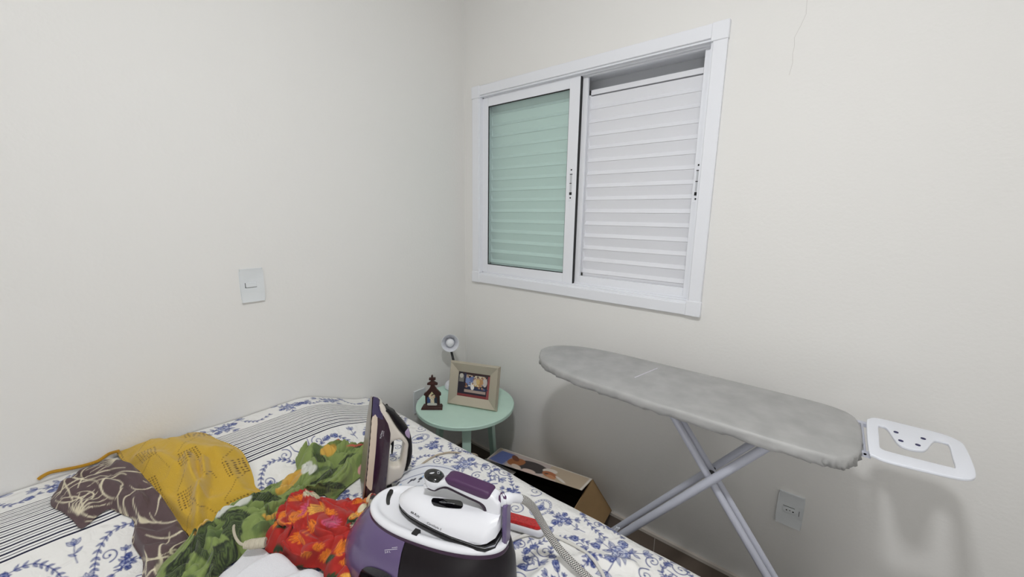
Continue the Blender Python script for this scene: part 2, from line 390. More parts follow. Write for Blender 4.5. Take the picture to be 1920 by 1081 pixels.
# ------------------------------------------------------------------ light switch and sockets
def plate(name, label, cat, M, kind):
    t = thing(name, label, cat, M=M)
    L = closed_smooth([(sx*.036*a, sy*.059*b, 0) for sx, sy, a, b in ((1,-1,1,.9),(1,1,1,.9),(1,1,.85,1),(-1,1,.85,1),(-1,1,1,.9),(-1,-1,1,.9),(-1,-1,.85,1),(1,-1,.85,1))], 3)
    link('cover_plate', curve_mesh([[(p.x, p.y) for p in L]], .0045, .002, Matrix.Translation((0, 0, .0045))), M_plate, t, local=True)
    if kind == 'switch':
        MB().box(-.0225, -.006, .0085, .011, .011, .012).build('rocker', M_plate, t, local=True, bevel=.001)
        MB().box(-.0245, -.0075, .0088, .013, -.0058, .0094).box(-.0245, -.0075, .0088, -.0228, .011, .0094).build('shadow_gap', M_hole, t, local=True, smooth=False)
    else:
        me = curve_mesh([[(x*.021, y*.011) for x, y in ((-1, .2), (-.6, 1), (.6, 1), (1, .2), (1, -.2), (.6, -1), (-.6, -1), (-1, -.2))]], .001, .0004, Matrix.Translation((0, 0, .0098)))
        link('socket_face', me, M_plate, t, local=True)
        mb = MB()
        for x, y, r in ((-.0095, 0, .0022), (0, .0018, .0016), (.0095, 0, .0024)): mb.tube([(x, y, .0095), (x, y, .0113)], r, 10)
        mb.box(-.021, .0122, .009, .013, .0134, .0098).box(.026, -.009, .009, .0272, .010, .0098)
        mb.build('socket_holes', M_hole, t, local=True, smooth=False)
    return t
MBACK = lambda x, z: Matrix(((-1,0,0,x),(0,0,-1,0),(0,1,0,z),(0,0,0,1))) @ Matrix.Identity(4)
# faces -y on the back wall; faces -x on the right wall
def wallM(x, y, z, wall):
    if wall == 'back': return Matrix(((1,0,0,x),(0,0,-1,y),(0,1,0,z),(0,0,0,1)))
    return Matrix(((0,0,-1,x),(-1,0,0,y),(0,1,0,z),(0,0,0,1)))
plate('light_switch', 'white rocker light switch on the bare wall above the bed', 'light switch', wallM(-1.0905, 0, 1.196, 'back'), 'switch')
plate('wall_socket', 'white three-pin wall socket below the ironing board, near the skirting', 'wall socket', wallM(0, -1.646, .452, 'right'), 'socket')
plate('wall_socket', 'white wall plate half hidden behind the left rim of the mint table', 'wall socket', wallM(-.352, 0, .468, 'back'), 'socket')

# ------------------------------------------------------------------ bed
BX0, BX1, BY1, BZ, BR = -2.0, -.615, -1.9, .60, .07
def bedz(x, y):
    hump = .10*sstep(-.46, -.14, y)*(1-sstep(-.98, -.66, x))
    z = BZ+hump+(fbm(x*6, y*6, 3)-.5)*.012
    d, _, _ = polydist(x, y, [(-.93, -1.20), (-.86, -1.21), (-.78, -1.28), (-.74, -1.36)], False)
    z = z+.016*np.exp(-(d/.018)**2)
    return z
def bedtop(x, y):
    """height of the quilt's upper side including its rounded right edge"""
    z = bedz(x, y); e = x-(BX1-BR)
    return np.where(e > 0, z-BR+np.sqrt(np.clip(BR*BR-np.clip(e, 0, BR)**2, 0, None)), z)
def onbed(px, py, off=0.0):
    d = ray(px, py); t0, t1 = .3, None
    t = .3
    while t < 4:
        p = CAM+d*t
        if p[1] > -.004: return CAM+d*((-.004-CAM[1])/d[1])
        if p[0] < BX1+.0 and p[2] < float(bedtop(p[0], p[1]))+off:
            a, b = t-.01, t
            for _ in range(12):
                m = (a+b)/2; p = CAM+d*m
                if p[2] < float(bedtop(p[0], p[1]))+off: b = m
                else: a = m
            return CAM+d*b
        t += .01
    return CAM+d*((BZ-CAM[2])/d[2])

BLUE1, BLUE2, BLUE3 = srgb(54, 68, 134), srgb(106, 122, 178), srgb(178, 188, 218)
QBG = srgb(244, 243, 240)
S0, S1 = -2.05, BX1+.62
cv = Canvas(S0-.1, BY1-.05, S1+.05, .05, .0014, QBG)
def rot2(pts, a, x, y, s=1.0):
    c, q = math.cos(a)*s, math.sin(a)*s
    return [(x+px*c-py*q, y+px*q+py*c) for px, py in pts]
def q_leaf(x, y, a, L, w=.35):
    n = 6; up = [(L*k/n, L*w*.5*math.sin(PI*k/n)) for k in range(n+1)]; dn = [(u, -v) for u, v in up]
    P = rot2(up+dn[::-1], a, x, y); cv.poly(P, BLUE2, .4)
    cv.stroke(rot2(up, a, x, y), .0014, .0012, BLUE1, .9); cv.stroke(rot2(dn, a, x, y), .0019, .0012, BLUE1, .9); cv.stroke(rot2([(0, 0), (L, 0)], a, x, y), .0011, .0011, BLUE1, .8)
def q_spiral(x, y, r, a0, turns, sgn=1, w=.0030):
    P = []
    for k in range(40):
        t = k/39; rr = r*(1-t*.85); an = a0+sgn*turns*2*PI*t; P.append((x+rr*math.cos(an), y+rr*math.sin(an)))
    cv.stroke(P, w, w*.7, BLUE1); cv.dab(P[-1][0], P[-1][1], w*.9, BLUE1)
def q_rose(x, y, r, rnd):
    cv.ellipse(x, y, r, r*.9, 0, BLUE3, .55)
    for k in range(7):
        a = k*2*PI/7+rnd.random(); q = .62*r
        cx, cy = x+q*math.cos(a), y+q*math.sin(a)
        arc = [(cx+r*.42*math.cos(a-1.5+3*j/6), cy+r*.42*math.sin(a-1.5+3*j/6)) for j in range(7)]
        cv.stroke(arc, .0026, .0016, BLUE1); cv.ellipse(cx, cy, r*.25, r*.14, a+1.5, BLUE2, .8)
    q_spiral(x, y, r*.45, rnd.random()*6, 1.5, 1, .0024)
def q_bud(x, y, a, s, rnd):
    cv.stroke(rot2([(0, 0), (s*.5, s*.06), (s, 0)], a, x, y), .002, .002, BLUE1)
    ex, ey = rot2([(s, 0)], a, x, y)[0]
    for d in (-.7, 0, .7): q_leaf(ex, ey, a+d, s*.42, .5)
    q_leaf(*rot2([(s*.4, 0)], a, x, y)[0], a+.9, s*.35); q_leaf(*rot2([(s*.55, 0)], a, x, y)[0], a-.9, s*.35)
def q_spray(x, y, s, a, rnd):
    for k in range(7): q_leaf(x+.3*s*math.cos(a+k*.9), y+.3*s*math.sin(a+k*.9), a+k*.9+rnd.uniform(-.2, .2), s*.42)
    q_rose(x, y, s*.38, rnd); ex, ey = x+s*.62*math.cos(a), y+s*.62*math.sin(a); q_rose(ex, ey, s*.24, rnd)
    ex, ey = x-s*.55*math.cos(a+.5), y-s*.55*math.sin(a+.5); q_rose(ex, ey, s*.2, rnd)
    q_bud(x, y, a+.25, s*1.15, rnd); q_bud(x, y, a+PI-.6, s*.95, rnd); q_bud(x, y, a-1.3, s*.8, rnd)
def q_garland(pts, rnd, step=.0125):
    P = [(p.x, p.y) for p in catmull([(a, b, 0) for a, b in pts], 10)]
    cv.stroke(P, .0022, .0022, BLUE1); acc = 0
    for (ax, ay), (bx, by) in zip(P[:-1], P[1:]):
        acc += math.hypot(bx-ax, by-ay)
        if acc > step:
            acc = 0; an = math.atan2(by-ay, bx-ax); q_leaf(bx, by, an+.7, .012); q_leaf(bx, by, an-.7, .012)
            if rnd.random() < .12: q_rose(bx, by, .009, rnd)
def q_medal(x, y, a, b, rnd):
    for k in range(44):
        t = 2*PI*k/44; t2 = t+.09
        for s in (1, .84): cv.stroke([(x+a*s*math.cos(t), y+b*s*math.sin(t)), (x+a*s*math.cos(t2), y+b*s*math.sin(t2))], .0024, .0020, BLUE1)
        if k % 2: cv.dab(x+a*.92*math.cos(t), y+b*.92*math.sin(t), .0018, BLUE2)
    q_rose(x, y, min(a, b)*.42, rnd); q_leaf(x, y, .3, a*.7); q_leaf(x, y, PI-.3, a*.7); q_leaf(x, y, -1.2, a*.5)
def tile(x, y, m, rnd):
    # arch of scrolls and garland with a rose spray under it, mirrored halves
    for s in (-1, 1):
        q_garland([(x+s*.012, y-.055), (x+s*.04, y-.02), (x+s*.075, y+.012), (x+s*.115, y+.012), (x+s*.145, y-.025), (x+s*.16, y-.08)], rnd)
        q_spiral(x+s*.055, y+.018, .022, PI/2 if s > 0 else PI/2, 1.3, s); q_spiral(x+s*.13, y-.045, .018, -PI/2, 1.2, -s)
        q_spiral(x+s*.05, y-.115, .024, 0 if s < 0 else PI, 1.4, s); q_spiral(x+s*.095, y-.16, .018, PI/2, 1.2, s)
        cv.stroke(rot2([(0, 0), (s*.02, .02), (s*.024, .045)], 0, x+s*.005, y+.0), .004, .0018, BLUE1)
        q_bud(x+s*.11, y-.20, -PI/2+s*.5, .04, rnd)
    q_medal(x, y-.17, .042, .028, rnd); q_spray(x, y-.065, .03, PI/2, rnd)
    q_spray(x+.18, y-.135, .064, rnd.uniform(2.4, 3.0), rnd); q_bud(x+.18, y-.03, PI/2, .045, rnd); q_bud(x+.185, y-.235, -1.3, .05, rnd)
    q_spray(x, y-.245, .040, rnd.uniform(0, 3), rnd); q_spray(x+.105, y-.085, .030, rnd.uniform(0, 3), rnd); q_spray(x-.105, y-.085, .030, rnd.uniform(0, 3), rnd)
    q_spiral(x+.16, y-.21, .020, 0, 1.4, 1); q_spiral(x+.21, y-.21, .020, PI, 1.4, -1)
    q_garland([(x+.10, y-.255), (x+.14, y-.235), (x+.17, y-.265), (x+.20, y-.235), (x+.26, y-.25)], rnd)
rnd = random.Random(11)
for iy in range(6):
    yy = -.315-iy*.29
    for ix in range(7): tile(-2.16+ix*.36+(iy % 2)*.18, yy, 1, rnd)
for ix in range(9): q_spray(-2.0+ix*.19+.03*(ix % 2), -.048, .052, rnd.uniform(-.5, .5), rnd); q_garland([(-2.0+ix*.19+.06, -.03), (-2.0+ix*.19+.10, -.075), (-2.0+ix*.19+.15, -.06)], rnd)

def quilt_mat():
    m = bpy.data.materials.new('toile_quilt'); m.use_nodes = True; nt = m.node_tree; b = nt.nodes['Principled BSDF']
    b.inputs['Roughness'].default_value = .9; b.inputs['Sheen Weight'].default_value = .15; b.inputs['Specular IOR Level'].default_value = .2
    N = nt.nodes.new; Lk = nt.links.new
    vc = N('ShaderNodeVertexColor'); vc.layer_name = 'Col'
    uv = N('ShaderNodeUVMap'); uv.uv_map = 'UV'; sp = N('ShaderNodeSeparateXYZ'); Lk(uv.outputs[0], sp.inputs[0])
    def mt(op, a, b_=None, c=None):
        n = N('ShaderNodeMath'); n.operation = op
        for i, q in enumerate((a, b_, c)):
            if q is None: continue
            if isinstance(q, (int, float)): n.inputs[i].default_value = q
            else: Lk(q, n.inputs[i])
        return n.outputs[0]
    y = sp.outputs[1]                          # distance from the wall, metres
    u = mt('DIVIDE', mt('SUBTRACT', y, .098), .0165)      # pairs of lines: one bold, one fine
    f = mt('FRACT', u)
    bold = mt('LESS_THAN', mt('ABSOLUTE', mt('SUBTRACT', f, .25)), mt('ADD', .085, mt('MULTIPLY', u, .005)))
    thin = mt('LESS_THAN', mt('ABSOLUTE', mt('SUBTRACT', f, .75)), .055)
    ln = mt('MAXIMUM', bold, thin)
    msk = mt('MULTIPLY', mt('GREATER_THAN', y, .098), mt('LESS_THAN', y, .098+.0165*10.5))
    mk = mt('MULTIPLY', ln, msk)
    # plain ground inside the striped band
    g = N('ShaderNodeMix'); g.data_type = 'RGBA'; Lk(msk, g.inputs[0]); Lk(vc.outputs[0], g.inputs[6]); g.inputs[7].default_value = QBG
    mx = N('ShaderNodeMix'); mx.data_type = 'RGBA'; Lk(mk, mx.inputs[0]); Lk(g.outputs[2], mx.inputs[6]); mx.inputs[7].default_value = srgb(30, 32, 58)
    Lk(mx.outputs[2], b.inputs['Base Color'])
    no = N('ShaderNodeTexNoise'); no.inputs['Scale'].default_value = 28; no.inputs['Detail'].default_value = 2; no.inputs['Distortion'].default_value = 1.2
    vo = N('ShaderNodeTexVoronoi'); vo.inputs['Scale'].default_value = 45; vo.feature = 'SMOOTH_F1'
    Lk(uv.outputs[0], no.inputs[0]); Lk(uv.outputs[0], vo.inputs[0])
    h = mt('ADD', no.outputs[0], mt('MULTIPLY', vo.outputs[0], .8))
    bp = N('ShaderNodeBump'); bp.inputs['Strength'].default_value = .8; bp.inputs['Distance'].default_value = .008
    Lk(h, bp.inputs['Height']); Lk(bp.outputs[0], b.inputs['Normal'])
    return m
# quilt surface: s runs across the bed and down both sides, t along it from the wall
def s2x(s, y):
    """arc-length parameter to x, z"""
    arc = BR*PI/2; xr = BX1-BR; xl = BX0+BR
    z0 = bedz(np.clip(s, xl, xr), y)
    a = np.clip((s-xr)/BR, 0, PI/2); b = np.clip((xl-s)/BR, 0, PI/2)
    x = np.clip(s, xl, xr)+BR*np.sin(a)-BR*np.sin(b)
    z = z0-BR*(1-np.cos(a))-BR*(1-np.cos(b))
    dn = np.clip(s-xr-arc, 0, None); dl = np.clip(xl-s-arc, 0, None)
    z = z-(z0-BZ)*sstep(0, .2, dn+dl)-dn-dl
    x = x+(.012*np.sin(y*23)+.006*np.sin(y*51))*np.clip(dn/.3, 0, 1)*.6+dn*.02-dl*.02
    return x, z
ss = np.r_[np.arange(-2.45, -1.80, .006), np.arange(-1.80, -.50, .0017), np.arange(-.50, -.10, .006)]
tt = np.r_[np.arange(.004, 1.50, .0017), np.arange(1.50, 1.9, .01)]
SG, TG = np.meshgrid(ss, tt); YG = -TG
XG, ZG = s2x(SG, YG)
for k in range(1, 12):                       # the foot end folds down
    pass
colq = cv.sample(np.clip(SG, S0, S1), YG)
me = grid_mesh(XG, YG, ZG, colq)
uvl = me.uv_layers.new(name='UV'); li = np.empty(len(me.loops), np.int32); me.loops.foreach_get('vertex_index', li)
uva = np.stack([SG.ravel(), TG.ravel()], -1)[li].astype(np.float32); uvl.data.foreach_set('uv', uva.ravel())
qm = link('quilt', me, quilt_mat(), None, smooth=False)
me.polygons.foreach_set('use_smooth', np.ones(len(me.polygons), bool))
if me.polygons[0].normal.z < 0: me.flip_normals()
tag(qm, 'white quilted bedspread with blue toile flowers and navy stripes, covering the bed', 'bedspread')
bed = thing('bed', 'double bed standing against the back wall under the blue and white quilt', 'bed', (-1.3, -.95, 0))
MB().box(-1.97, -1.88, .25, -.655, -.03, .565).build('mattress', M_mattress, bed, bevel=.03, seg=3)
MB().box(-1.96, -1.87, .09, -.665, -.03, .248).build('bed_base', M_wood, bed, bevel=.01)
for x in (-1.9, -.75):
    for y in (-1.8, -.1): MB().tube([(x, y, 0), (x, y, .09)], .025).build('leg', M_black, bed)

# ------------------------------------------------------------------ cloth sheets
AWX, AWY = .777, .629      # print runs on over the rise of a fold
def sheet(poly, zf, paint, res=.0025, shear=0.0):
    """poly: xy outline; zf(x,y,d)->z ; paint(x,y)->rgb"""
    P = [(p[0], p[1]) for p in poly]
    xs = [p[0] for p in P]; ys = [p[1] for p in P]
    gx = np.arange(min(xs)-2*res, max(xs)+2*res, res); gy = np.arange(min(ys)-2*res, max(ys)+2*res, res)
    X, Y = np.meshgrid(gx, gy); ins = inpoly(X, Y, P); d, nx, ny = polydist(X, Y, P)
    sd = np.where(ins, d, -d); keep = sd > -res*.75
    snap = keep & (sd < res*.35); X = np.where(snap, nx, X); Y = np.where(snap, ny, Y); d = np.clip(np.where(snap, 0, sd), 0, None)
    Z = zf(X, Y, d); h0 = np.clip(Z-bedtop(X, Y), 0, .12); C = paint(X+AWX*h0, Y+AWY*h0) if paint else None
    if shear:
        hh = Z-bedtop(X, Y); a = fbm(X*5, Y*5, 201)*9+1.0; k = shear*hh*np.clip(d/.02, 0, 1)
        X = X+k*np.cos(a); Y = Y+k*np.sin(a)
    return grid_mesh(X, Y, Z, C, keep)
def join_meshes(ms):
    if len(ms) == 1: return ms[0]
    bm = bmesh.new()
    for m in ms: bm.from_mesh(m)
    o = bpy.data.meshes.new('j'); bm.to_mesh(o); bm.free(); return o
def cloth(name, label, cat, meshes, m, thick=.002, **kw):
    me = join_meshes(meshes); o = link(name, me, m, None, smooth=False)
    me.polygons.foreach_set('use_smooth', np.ones(len(me.polygons), bool))
    s = o.modifiers.new('thick', 'SOLIDIFY'); s.thickness = thick; s.offset = -1
    return tag(o, label, cat, **kw)
def bedpoly(px, off, smooth=4):
    W = [onbed(a, b, off) for a, b in px]
    return [(p.x, p.y) for p in closed_smooth([(q[0], q[1], 0) for q in W], smooth)]
def ridged(x, y, seed, sx, sy, ang):
    c, q = math.cos(ang), math.sin(ang); u = (x*c+y*q)*sx; v = (-x*q+y*c)*sy
    wx = fbm(x*9, y*9, seed+50)*1.3; u2 = u+wx; v2 = v+fbm(x*9+4, y*9, seed+60)*1.3
    r = 1-np.abs(2*fbm(u2, v2, seed, 2)-1)*2.2
    return np.clip(r, 0, 1)
def ridge(x, y, pts, w, h, sharp=1.0):
    d, nx, ny = polydist(x, y, [(p[0], p[1]) for p in pts], False)
    return h*np.exp(-(d/w)**(1.3 if sharp > 1 else 2))
def folds(x, y, pa, pb, spacing, A, seed, warp=.02, p=1.0):
    # long drapery folds running from pixel pa towards pixel pb
    a, b = onbed(*pa, .03), onbed(*pb, .03); dx, dy = b[0]-a[0], b[1]-a[1]; L = math.hypot(dx, dy); dx /= L; dy /= L
    u = -(x*dy)+y*dx; v = x*dx+y*dy
    u = u+warp*(fbm(x*11, y*11, seed)-.5)*2+warp*.5*(vnoise(v*7, u*20, seed+5)-.5)
    f = np.abs(np.sin(PI*u/spacing))**.75
    return A*f*(.35+.9*vnoise(v*9+3, u/spacing*.6, seed+9))
def ridgepx(pxs, off=.03): return [onbed(a, b, off)[:2] for a, b in pxs]
def wpal(cols): return [srgb(*c) for c in cols]

# ---- brown scarf with cream swirls
Zm = lambda L, s, x0, y0: [(x0+a/s, y0+b/s) for a, b in L]
br_px = Zm([(285,670),(290,615),(340,565),(420,520),(490,480),(560,452),(640,445),(700,430),(790,470),(900,600),(1000,740),(1070,850),(1060,910),(985,965),(930,1020),(890,1100),(800,1100),(800,985),(770,930),(738,870),(752,800),(742,745),(690,722),(620,690),(575,705),(520,750),(452,797),(405,750),(340,700)], 2.995, 0, 720)
br_poly = bedpoly(br_px, .012, 3)
xs = [p[0] for p in br_poly]; ys = [p[1] for p in br_poly]
cb = Canvas(min(xs)-.05, min(ys)-.05, max(xs)+.11, max(ys)+.10, .0012, srgb(92, 74, 76))
rnd = random.Random(5)
CR = srgb(222, 213, 186)
NBX = [(min(xs)+(i+.5)*(max(xs)+.03-min(xs))/8, min(ys)+(j+.5)*(max(ys)+.03-min(ys))/10) for i in range(7) for j in range(8)]
for k in range(56):
    x, y = NBX[k][0]+rnd.uniform(-.02, .02), NBX[k][1]+rnd.uniform(-.02, .02); a = rnd.uniform(0, 6.28); P = [(x, y)]; cu = rnd.choice((-1, 1))*rnd.uniform(4, 26)
    for j in range(rnd.randint(14, 26)):
        a += cu*.006; cu = cu+rnd.uniform(-6, 6); x += .006*math.cos(a); y += .006*math.sin(a); P.append((x, y))
    w = rnd.choice((.003, .0042, .0058)); h = len(P)//2
    cb.stroke(P[:h+1], w*.4, w, CR); cb.stroke(P[h:], w, w*.35, CR)
for k in range(4):
    x, y = rnd.uniform(min(xs), max(xs)), rnd.uniform(min(ys), max(ys)); a0 = rnd.uniform(0, 6.28)
    for j in range(7):
        a = a0+j*.28; cb.stroke([(x, y), (x+.03*math.cos(a+.1), y+.03*math.sin(a+.1)), (x+.062*math.cos(a-.1), y+.062*math.sin(a-.1))], .004, .0015, CR)
br_r = [ridgepx(L) for L in ([(115,905),(160,900),(205,915),(245,950)], [(150,885),(205,885),(240,910),(262,950)], [(190,870),(235,880),(290,930),(330,985)], [(250,950),(262,1000),(275,1040),(290,1081)], [(270,1000),(320,1000),(350,1000)], [(110,945),(165,950),(220,945)], [(265,1035),(300,1022),(330,1030)])]
def zbr(x, y, d):
    z = bedtop(x, y)+.006+.013*sstep(0, .03, d)
    e = sum(ridge(x, y, r, .014, .018) for r in br_r)
    return z+sstep(0, .012, d)*(np.clip(e, 0, .032)+folds(x, y, (200, 890), (300, 1010), .045, .009, 31, .015)+.002*fbm(x*40, y*40, 35))
cloth('scarf', 'dark brown cloth with cream swirl print, crumpled on the left of the bed', 'scarf', [sheet(br_poly, zbr, lambda x, y: cb.sample(x, y), .0017, .2)], M_cloth)

# ---- green leaf-print dress
gr_px = [(280,1085),(297,1055),(325,1030),(350,1008),(372,992),(395,985),(430,960),(470,935),(490,915),(505,908),(530,893),(553,884),(556,872),(553,856),(562,847),(594,851),(614,835),(624,823),(632,825),(651,836),(678,838),(690,850),(690,880),(676,888),(655,903),(636,920),(618,932),(608,921),(581,928),(570,940),(555,950),(545,965),(535,985),(515,1005),(490,1022),(455,1036),(425,1055),(400,1085),(380,1130),(300,1130)]
gr_poly = bedpoly(gr_px, .018, 2)
xs = [p[0] for p in gr_poly]; ys = [p[1] for p in gr_poly]
G1, G2, G3, G4, GY, GW = wpal([(128, 146, 82), (100, 120, 64), (44, 52, 38), (74, 94, 54), (208, 164, 70), (214, 216, 208)])
cg = Canvas(min(xs)-.05, min(ys)-.05, max(xs)+.11, max(ys)+.10, .0012, G1)
rnd = random.Random(9)
def gleaf(x, y, a, L, w):
    n = 10; up = [(L*k/n, w*math.sin(PI*(k/n)**.8)) for k in range(n+1)]; P = rot2(up+[(u, -v) for u, v in up[::-1]], a, x, y)
    cg.poly(P, G3, 1)
    for k in range(1, int(L/.006)):
        u = k*.006; v = w*math.sin(PI*(u/L)**.8)
        cg.stroke(rot2([(u, 0), (u+.010, v*.85)], a, x, y), .0016, .001, G2); cg.stroke(rot2([(u, 0), (u+.010, -v*.85)], a, x, y), .0016, .001, G2)
for k in range(70):
    x, y = rnd.uniform(min(xs), max(xs)), rnd.uniform(min(ys), max(ys)); cg.ellipse(x, y, rnd.uniform(.015, .04), rnd.uniform(.006, .014), rnd.uniform(0, 3.1), rnd.choice((G2, G4, G1)), .8)
pc = lambda a, b: onbed(a, b, .03)+np.array([AWX*.03, AWY*.03, 0])
for (a, b, ang, L, w) in ((500,935,2.6,.15,.022),(575,920,-.8,.12,.016),(600,895,.2,.08,.013),(455,985,-1.9,.12,.02),(430,975,-1.2,.12,.014),(400,1005,-2.3,.12,.017),(425,1040,-2.6,.13,.018),(370,1030,-1.6,.11,.015),(330,1060,-2.0,.10,.018),(615,905,-1.2,.09,.016),(640,870,-.4,.08,.014),(660,850,.4,.06,.012),(350,1040,.4,.09,.013),(600,870,1.8,.06,.013)):
    q = pc(a, b); gleaf(q[0]-.3*L*math.cos(ang), q[1]-.3*L*math.sin(ang), ang, L, w)
for (a, b, r1, r2, ang, c) in ((535,903,.045,.02,.9,GY),(548,895,.03,.016,.5,GY),(612,851,.03,.016,.7,GY),(400,990,.04,.01,.6,GY),(378,1000,.03,.008,.6,GY),(420,968,.045,.010,.8,GW),(445,962,.04,.008,.5,GW),(568,880,.02,.014,.5,GW),(580,883,.012,.012,0,GW),(627,825,.022,.010,-.6,srgb(196,86,92)),(676,880,.02,.014,.4,srgb(206,150,150)),(660,842,.03,.004,-.6,srgb(206,90,80)),(505,965,.03,.01,.3,GY)):
    q = pc(a, b); cg.ellipse(q[0], q[1], r1, r2, ang, c, .95)
gr_r = [(ridgepx(L, .04), w, h) for L, w, h in (
    ([(560,852),(600,856),(640,865),(680,852)], .018, .035), ([(565,850),(572,870),(575,900),(578,922)], .016, .04), ([(590,860),(603,880),(600,900),(590,922)], .013, .034), ([(612,838),(640,845),(676,842)], .016, .032),
    ([(605,915),(625,895),(655,870),(676,862)], .016, .036), ([(615,928),(645,905),(674,885)], .010, .024), ([(560,880),(553,900),(562,915)], .014, .03),
    ([(420,965),(470,945),(520,922),(570,918)], .020, .036), ([(440,960),(490,950),(540,935)], .010, .02), ([(400,985),(430,975),(445,1000),(425,1030)], .014, .03), ([(450,975),(470,985),(480,1005)], .012, .028), ([(480,960),(470,985),(450,1015)], .010, .028),
    ([(385,1000),(370,1020),(365,1050)], .012, .028), ([(345,1015),(330,1040),(300,1070)], .014, .03), ([(400,1010),(410,1040),(380,1065)], .013, .03), ([(320,1050),(350,1055),(385,1050)], .010, .024), ([(440,1020),(410,1050),(380,1081)], .012, .026), ([(300,1075),(340,1070),(370,1081)], .012, .022))]
def zgr(x, y, d):
    z = bedtop(x, y)+.008+.014*sstep(0, .03, d)
    e = 0
    for r, w, h in gr_r: e = np.maximum(e, ridge(x, y, r, w*1.15, h))
    return z+sstep(0, .014, d)*(e*.72+folds(x, y, (440, 1000), (590, 890), .030, .016, 71, .03)+folds(x, y, (420, 960), (470, 1040), .021, .006, 77, .02)+.003*fbm(x*60, y*60, 79))
sash_poly = bedpoly([(676,884),(672,893),(648,912),(626,934),(612,936),(630,920),(655,898),(668,884)], .01, 3)
cloth('dress', 'green leaf-print dress, crumpled across the bed between mustard knit and steam iron', 'dress', [sheet(gr_poly, zgr, lambda x, y: cg.sample(x, y), .0017, .45), sheet(sash_poly, lambda x, y, d: bedtop(x, y)+.003+.008*sstep(0, .01, d), lambda x, y: cg.sample(x, y), .003)], M_cloth)

# ---- red floral cloth
rd_px = [(548,941),(580,930),(598,927),(608,935),(640,935),(657,932),(672,940),(700,926),(712,930),(706,948),(690,965),(680,985),(676,1020),(665,1060),(665,1120),(612,1120),(606,1066),(585,1060),(553,1057),(526,1036),(503,1032),(495,1027),(497,1018),(481,1010),(502,986),(526,956)]
rd_poly = bedpoly(rd_px, .02, 2)
xs = [p[0] for p in rd_poly]; ys = [p[1] for p in rd_poly]
R1, R2, RO, RYl, RG, RP, RC, RD = wpal([(176, 38, 29), (134, 22, 20), (232, 130, 34), (238, 176, 70), (42, 66, 34), (206, 84, 120), (226, 218, 186), (30, 28, 34)])
cr = Canvas(min(xs)-.05, min(ys)-.05, max(xs)+.11, max(ys)+.10, .0012, R1)
rnd = random.Random(21)
for k in range(20):
    x, y = rnd.uniform(min(xs), max(xs)), rnd.uniform(min(ys), max(ys)); a = rnd.uniform(0, 6.28)
    for j in (-.5, 0, .5): cr.ellipse(x+.012*math.cos(a+j), y+.012*math.sin(a+j), .014, .006, a+j, RG)
for k in range(62):
    x, y = rnd.uniform(min(xs), max(xs)), rnd.uniform(min(ys), max(ys)); a0 = rnd.uniform(0, 6.28); c = rnd.choice((RO, RO, RO, RYl, RP, RC)); s = .55 if c is RC else rnd.uniform(.55, .95)
    for j in range(6 if c is not RC else 11):
        a = a0+j*(.45 if c is not RC else .57); L = .016*s
        cr.ellipse(x+L*math.cos(a), y+L*math.sin(a), L, .0048*s, a, c)
        cr.stroke([(x, y), (x+1.7*L*math.cos(a), y+1.7*L*math.sin(a))], .0012, .0008, R2 if c is not RC else RG)
q = pc(690, 945)
for a, b, c in ((704,934,RD),(696,930,RC),(690,948,RD),(680,950,RC),(697,942,RC)):
    q = onbed(a, b, .02)+np.array([AWX*.02, AWY*.02, 0]); cr.ellipse(q[0], q[1], .02, .009, .6, c)
rd_r = [(ridgepx(L, .04), w, h) for L, w, h in (
    ([(500,1025),(530,1000),(560,975),(570,940)], .018, .03), ([(530,1030),(560,1010),(575,985),(600,965)], .014, .03), ([(590,935),(600,960),(625,990),(645,1030)], .018, .036), ([(565,960),(570,990),(590,1010)], .010, .026),
    ([(600,965),(612,1000),(620,1035)], .012, .03), ([(560,1045),(590,1020),(620,1030)], .014, .026), ([(625,940),(640,960),(660,975)], .016, .026), ([(540,985),(510,1005),(500,1020)], .010, .022), ([(655,940),(690,936),(700,930)], .012, .022), ([(600,1050),(640,1055)], .012, .026))]
def zrd(x, y, d):
    z = bedtop(x, y)+.014+.020*sstep(0, .035, d)
    e = 0
    for r, w, h in rd_r: e = np.maximum(e, ridge(x, y, r, w*1.1, h))
    return z+sstep(0, .014, d)*(e*.7+folds(x, y, (600, 935), (560, 1040), .034, .016, 91, .03)+folds(x, y, (520, 960), (640, 1040), .026, .008, 97, .03)+.003*fbm(x*60, y*60, 99))
cloth('blouse', 'red blouse with orange and cream flowers, crumpled left of the purple steam station', 'blouse', [sheet(rd_poly, zrd, lambda x, y: cr.sample(x, y), .0016, .4)], M_cloth)

# ---- mustard lace knit
yl_px = Zm([(60,212),(100,180),(160,155),(240,130),(330,120),(430,125),(500,95),(570,75),(650,78),(700,98),(760,128),(860,168),(915,212),(960,300),(985,375),(1000,440),(1062,482),(965,540),(830,630),(700,710),(572,776),(528,735),(450,680),(400,600),(350,500),(300,430),(205,355),(130,290)], 3.591, 200, 780)
yl_poly = bedpoly(yl_px, .034, 3)
xs = [p[0] for p in yl_poly]; ys = [p[1] for p in yl_poly]
cyl = Canvas(min(xs)-.05, min(ys)-.05, max(xs)+.11, max(ys)+.10, .0011, srgb(206, 168, 56))
HO = srgb(70, 38, 16)
def holes(p, q, n, r=.0019):
    for k in range(n):
        t = k/(n-1) if n > 1 else 0; cyl.dab(p[0]+(q[0]-p[0])*t+rnd.uniform(-.0006, .0006), p[1]+(q[1]-p[1])*t+rnd.uniform(-.0006, .0006), r, HO, .9)
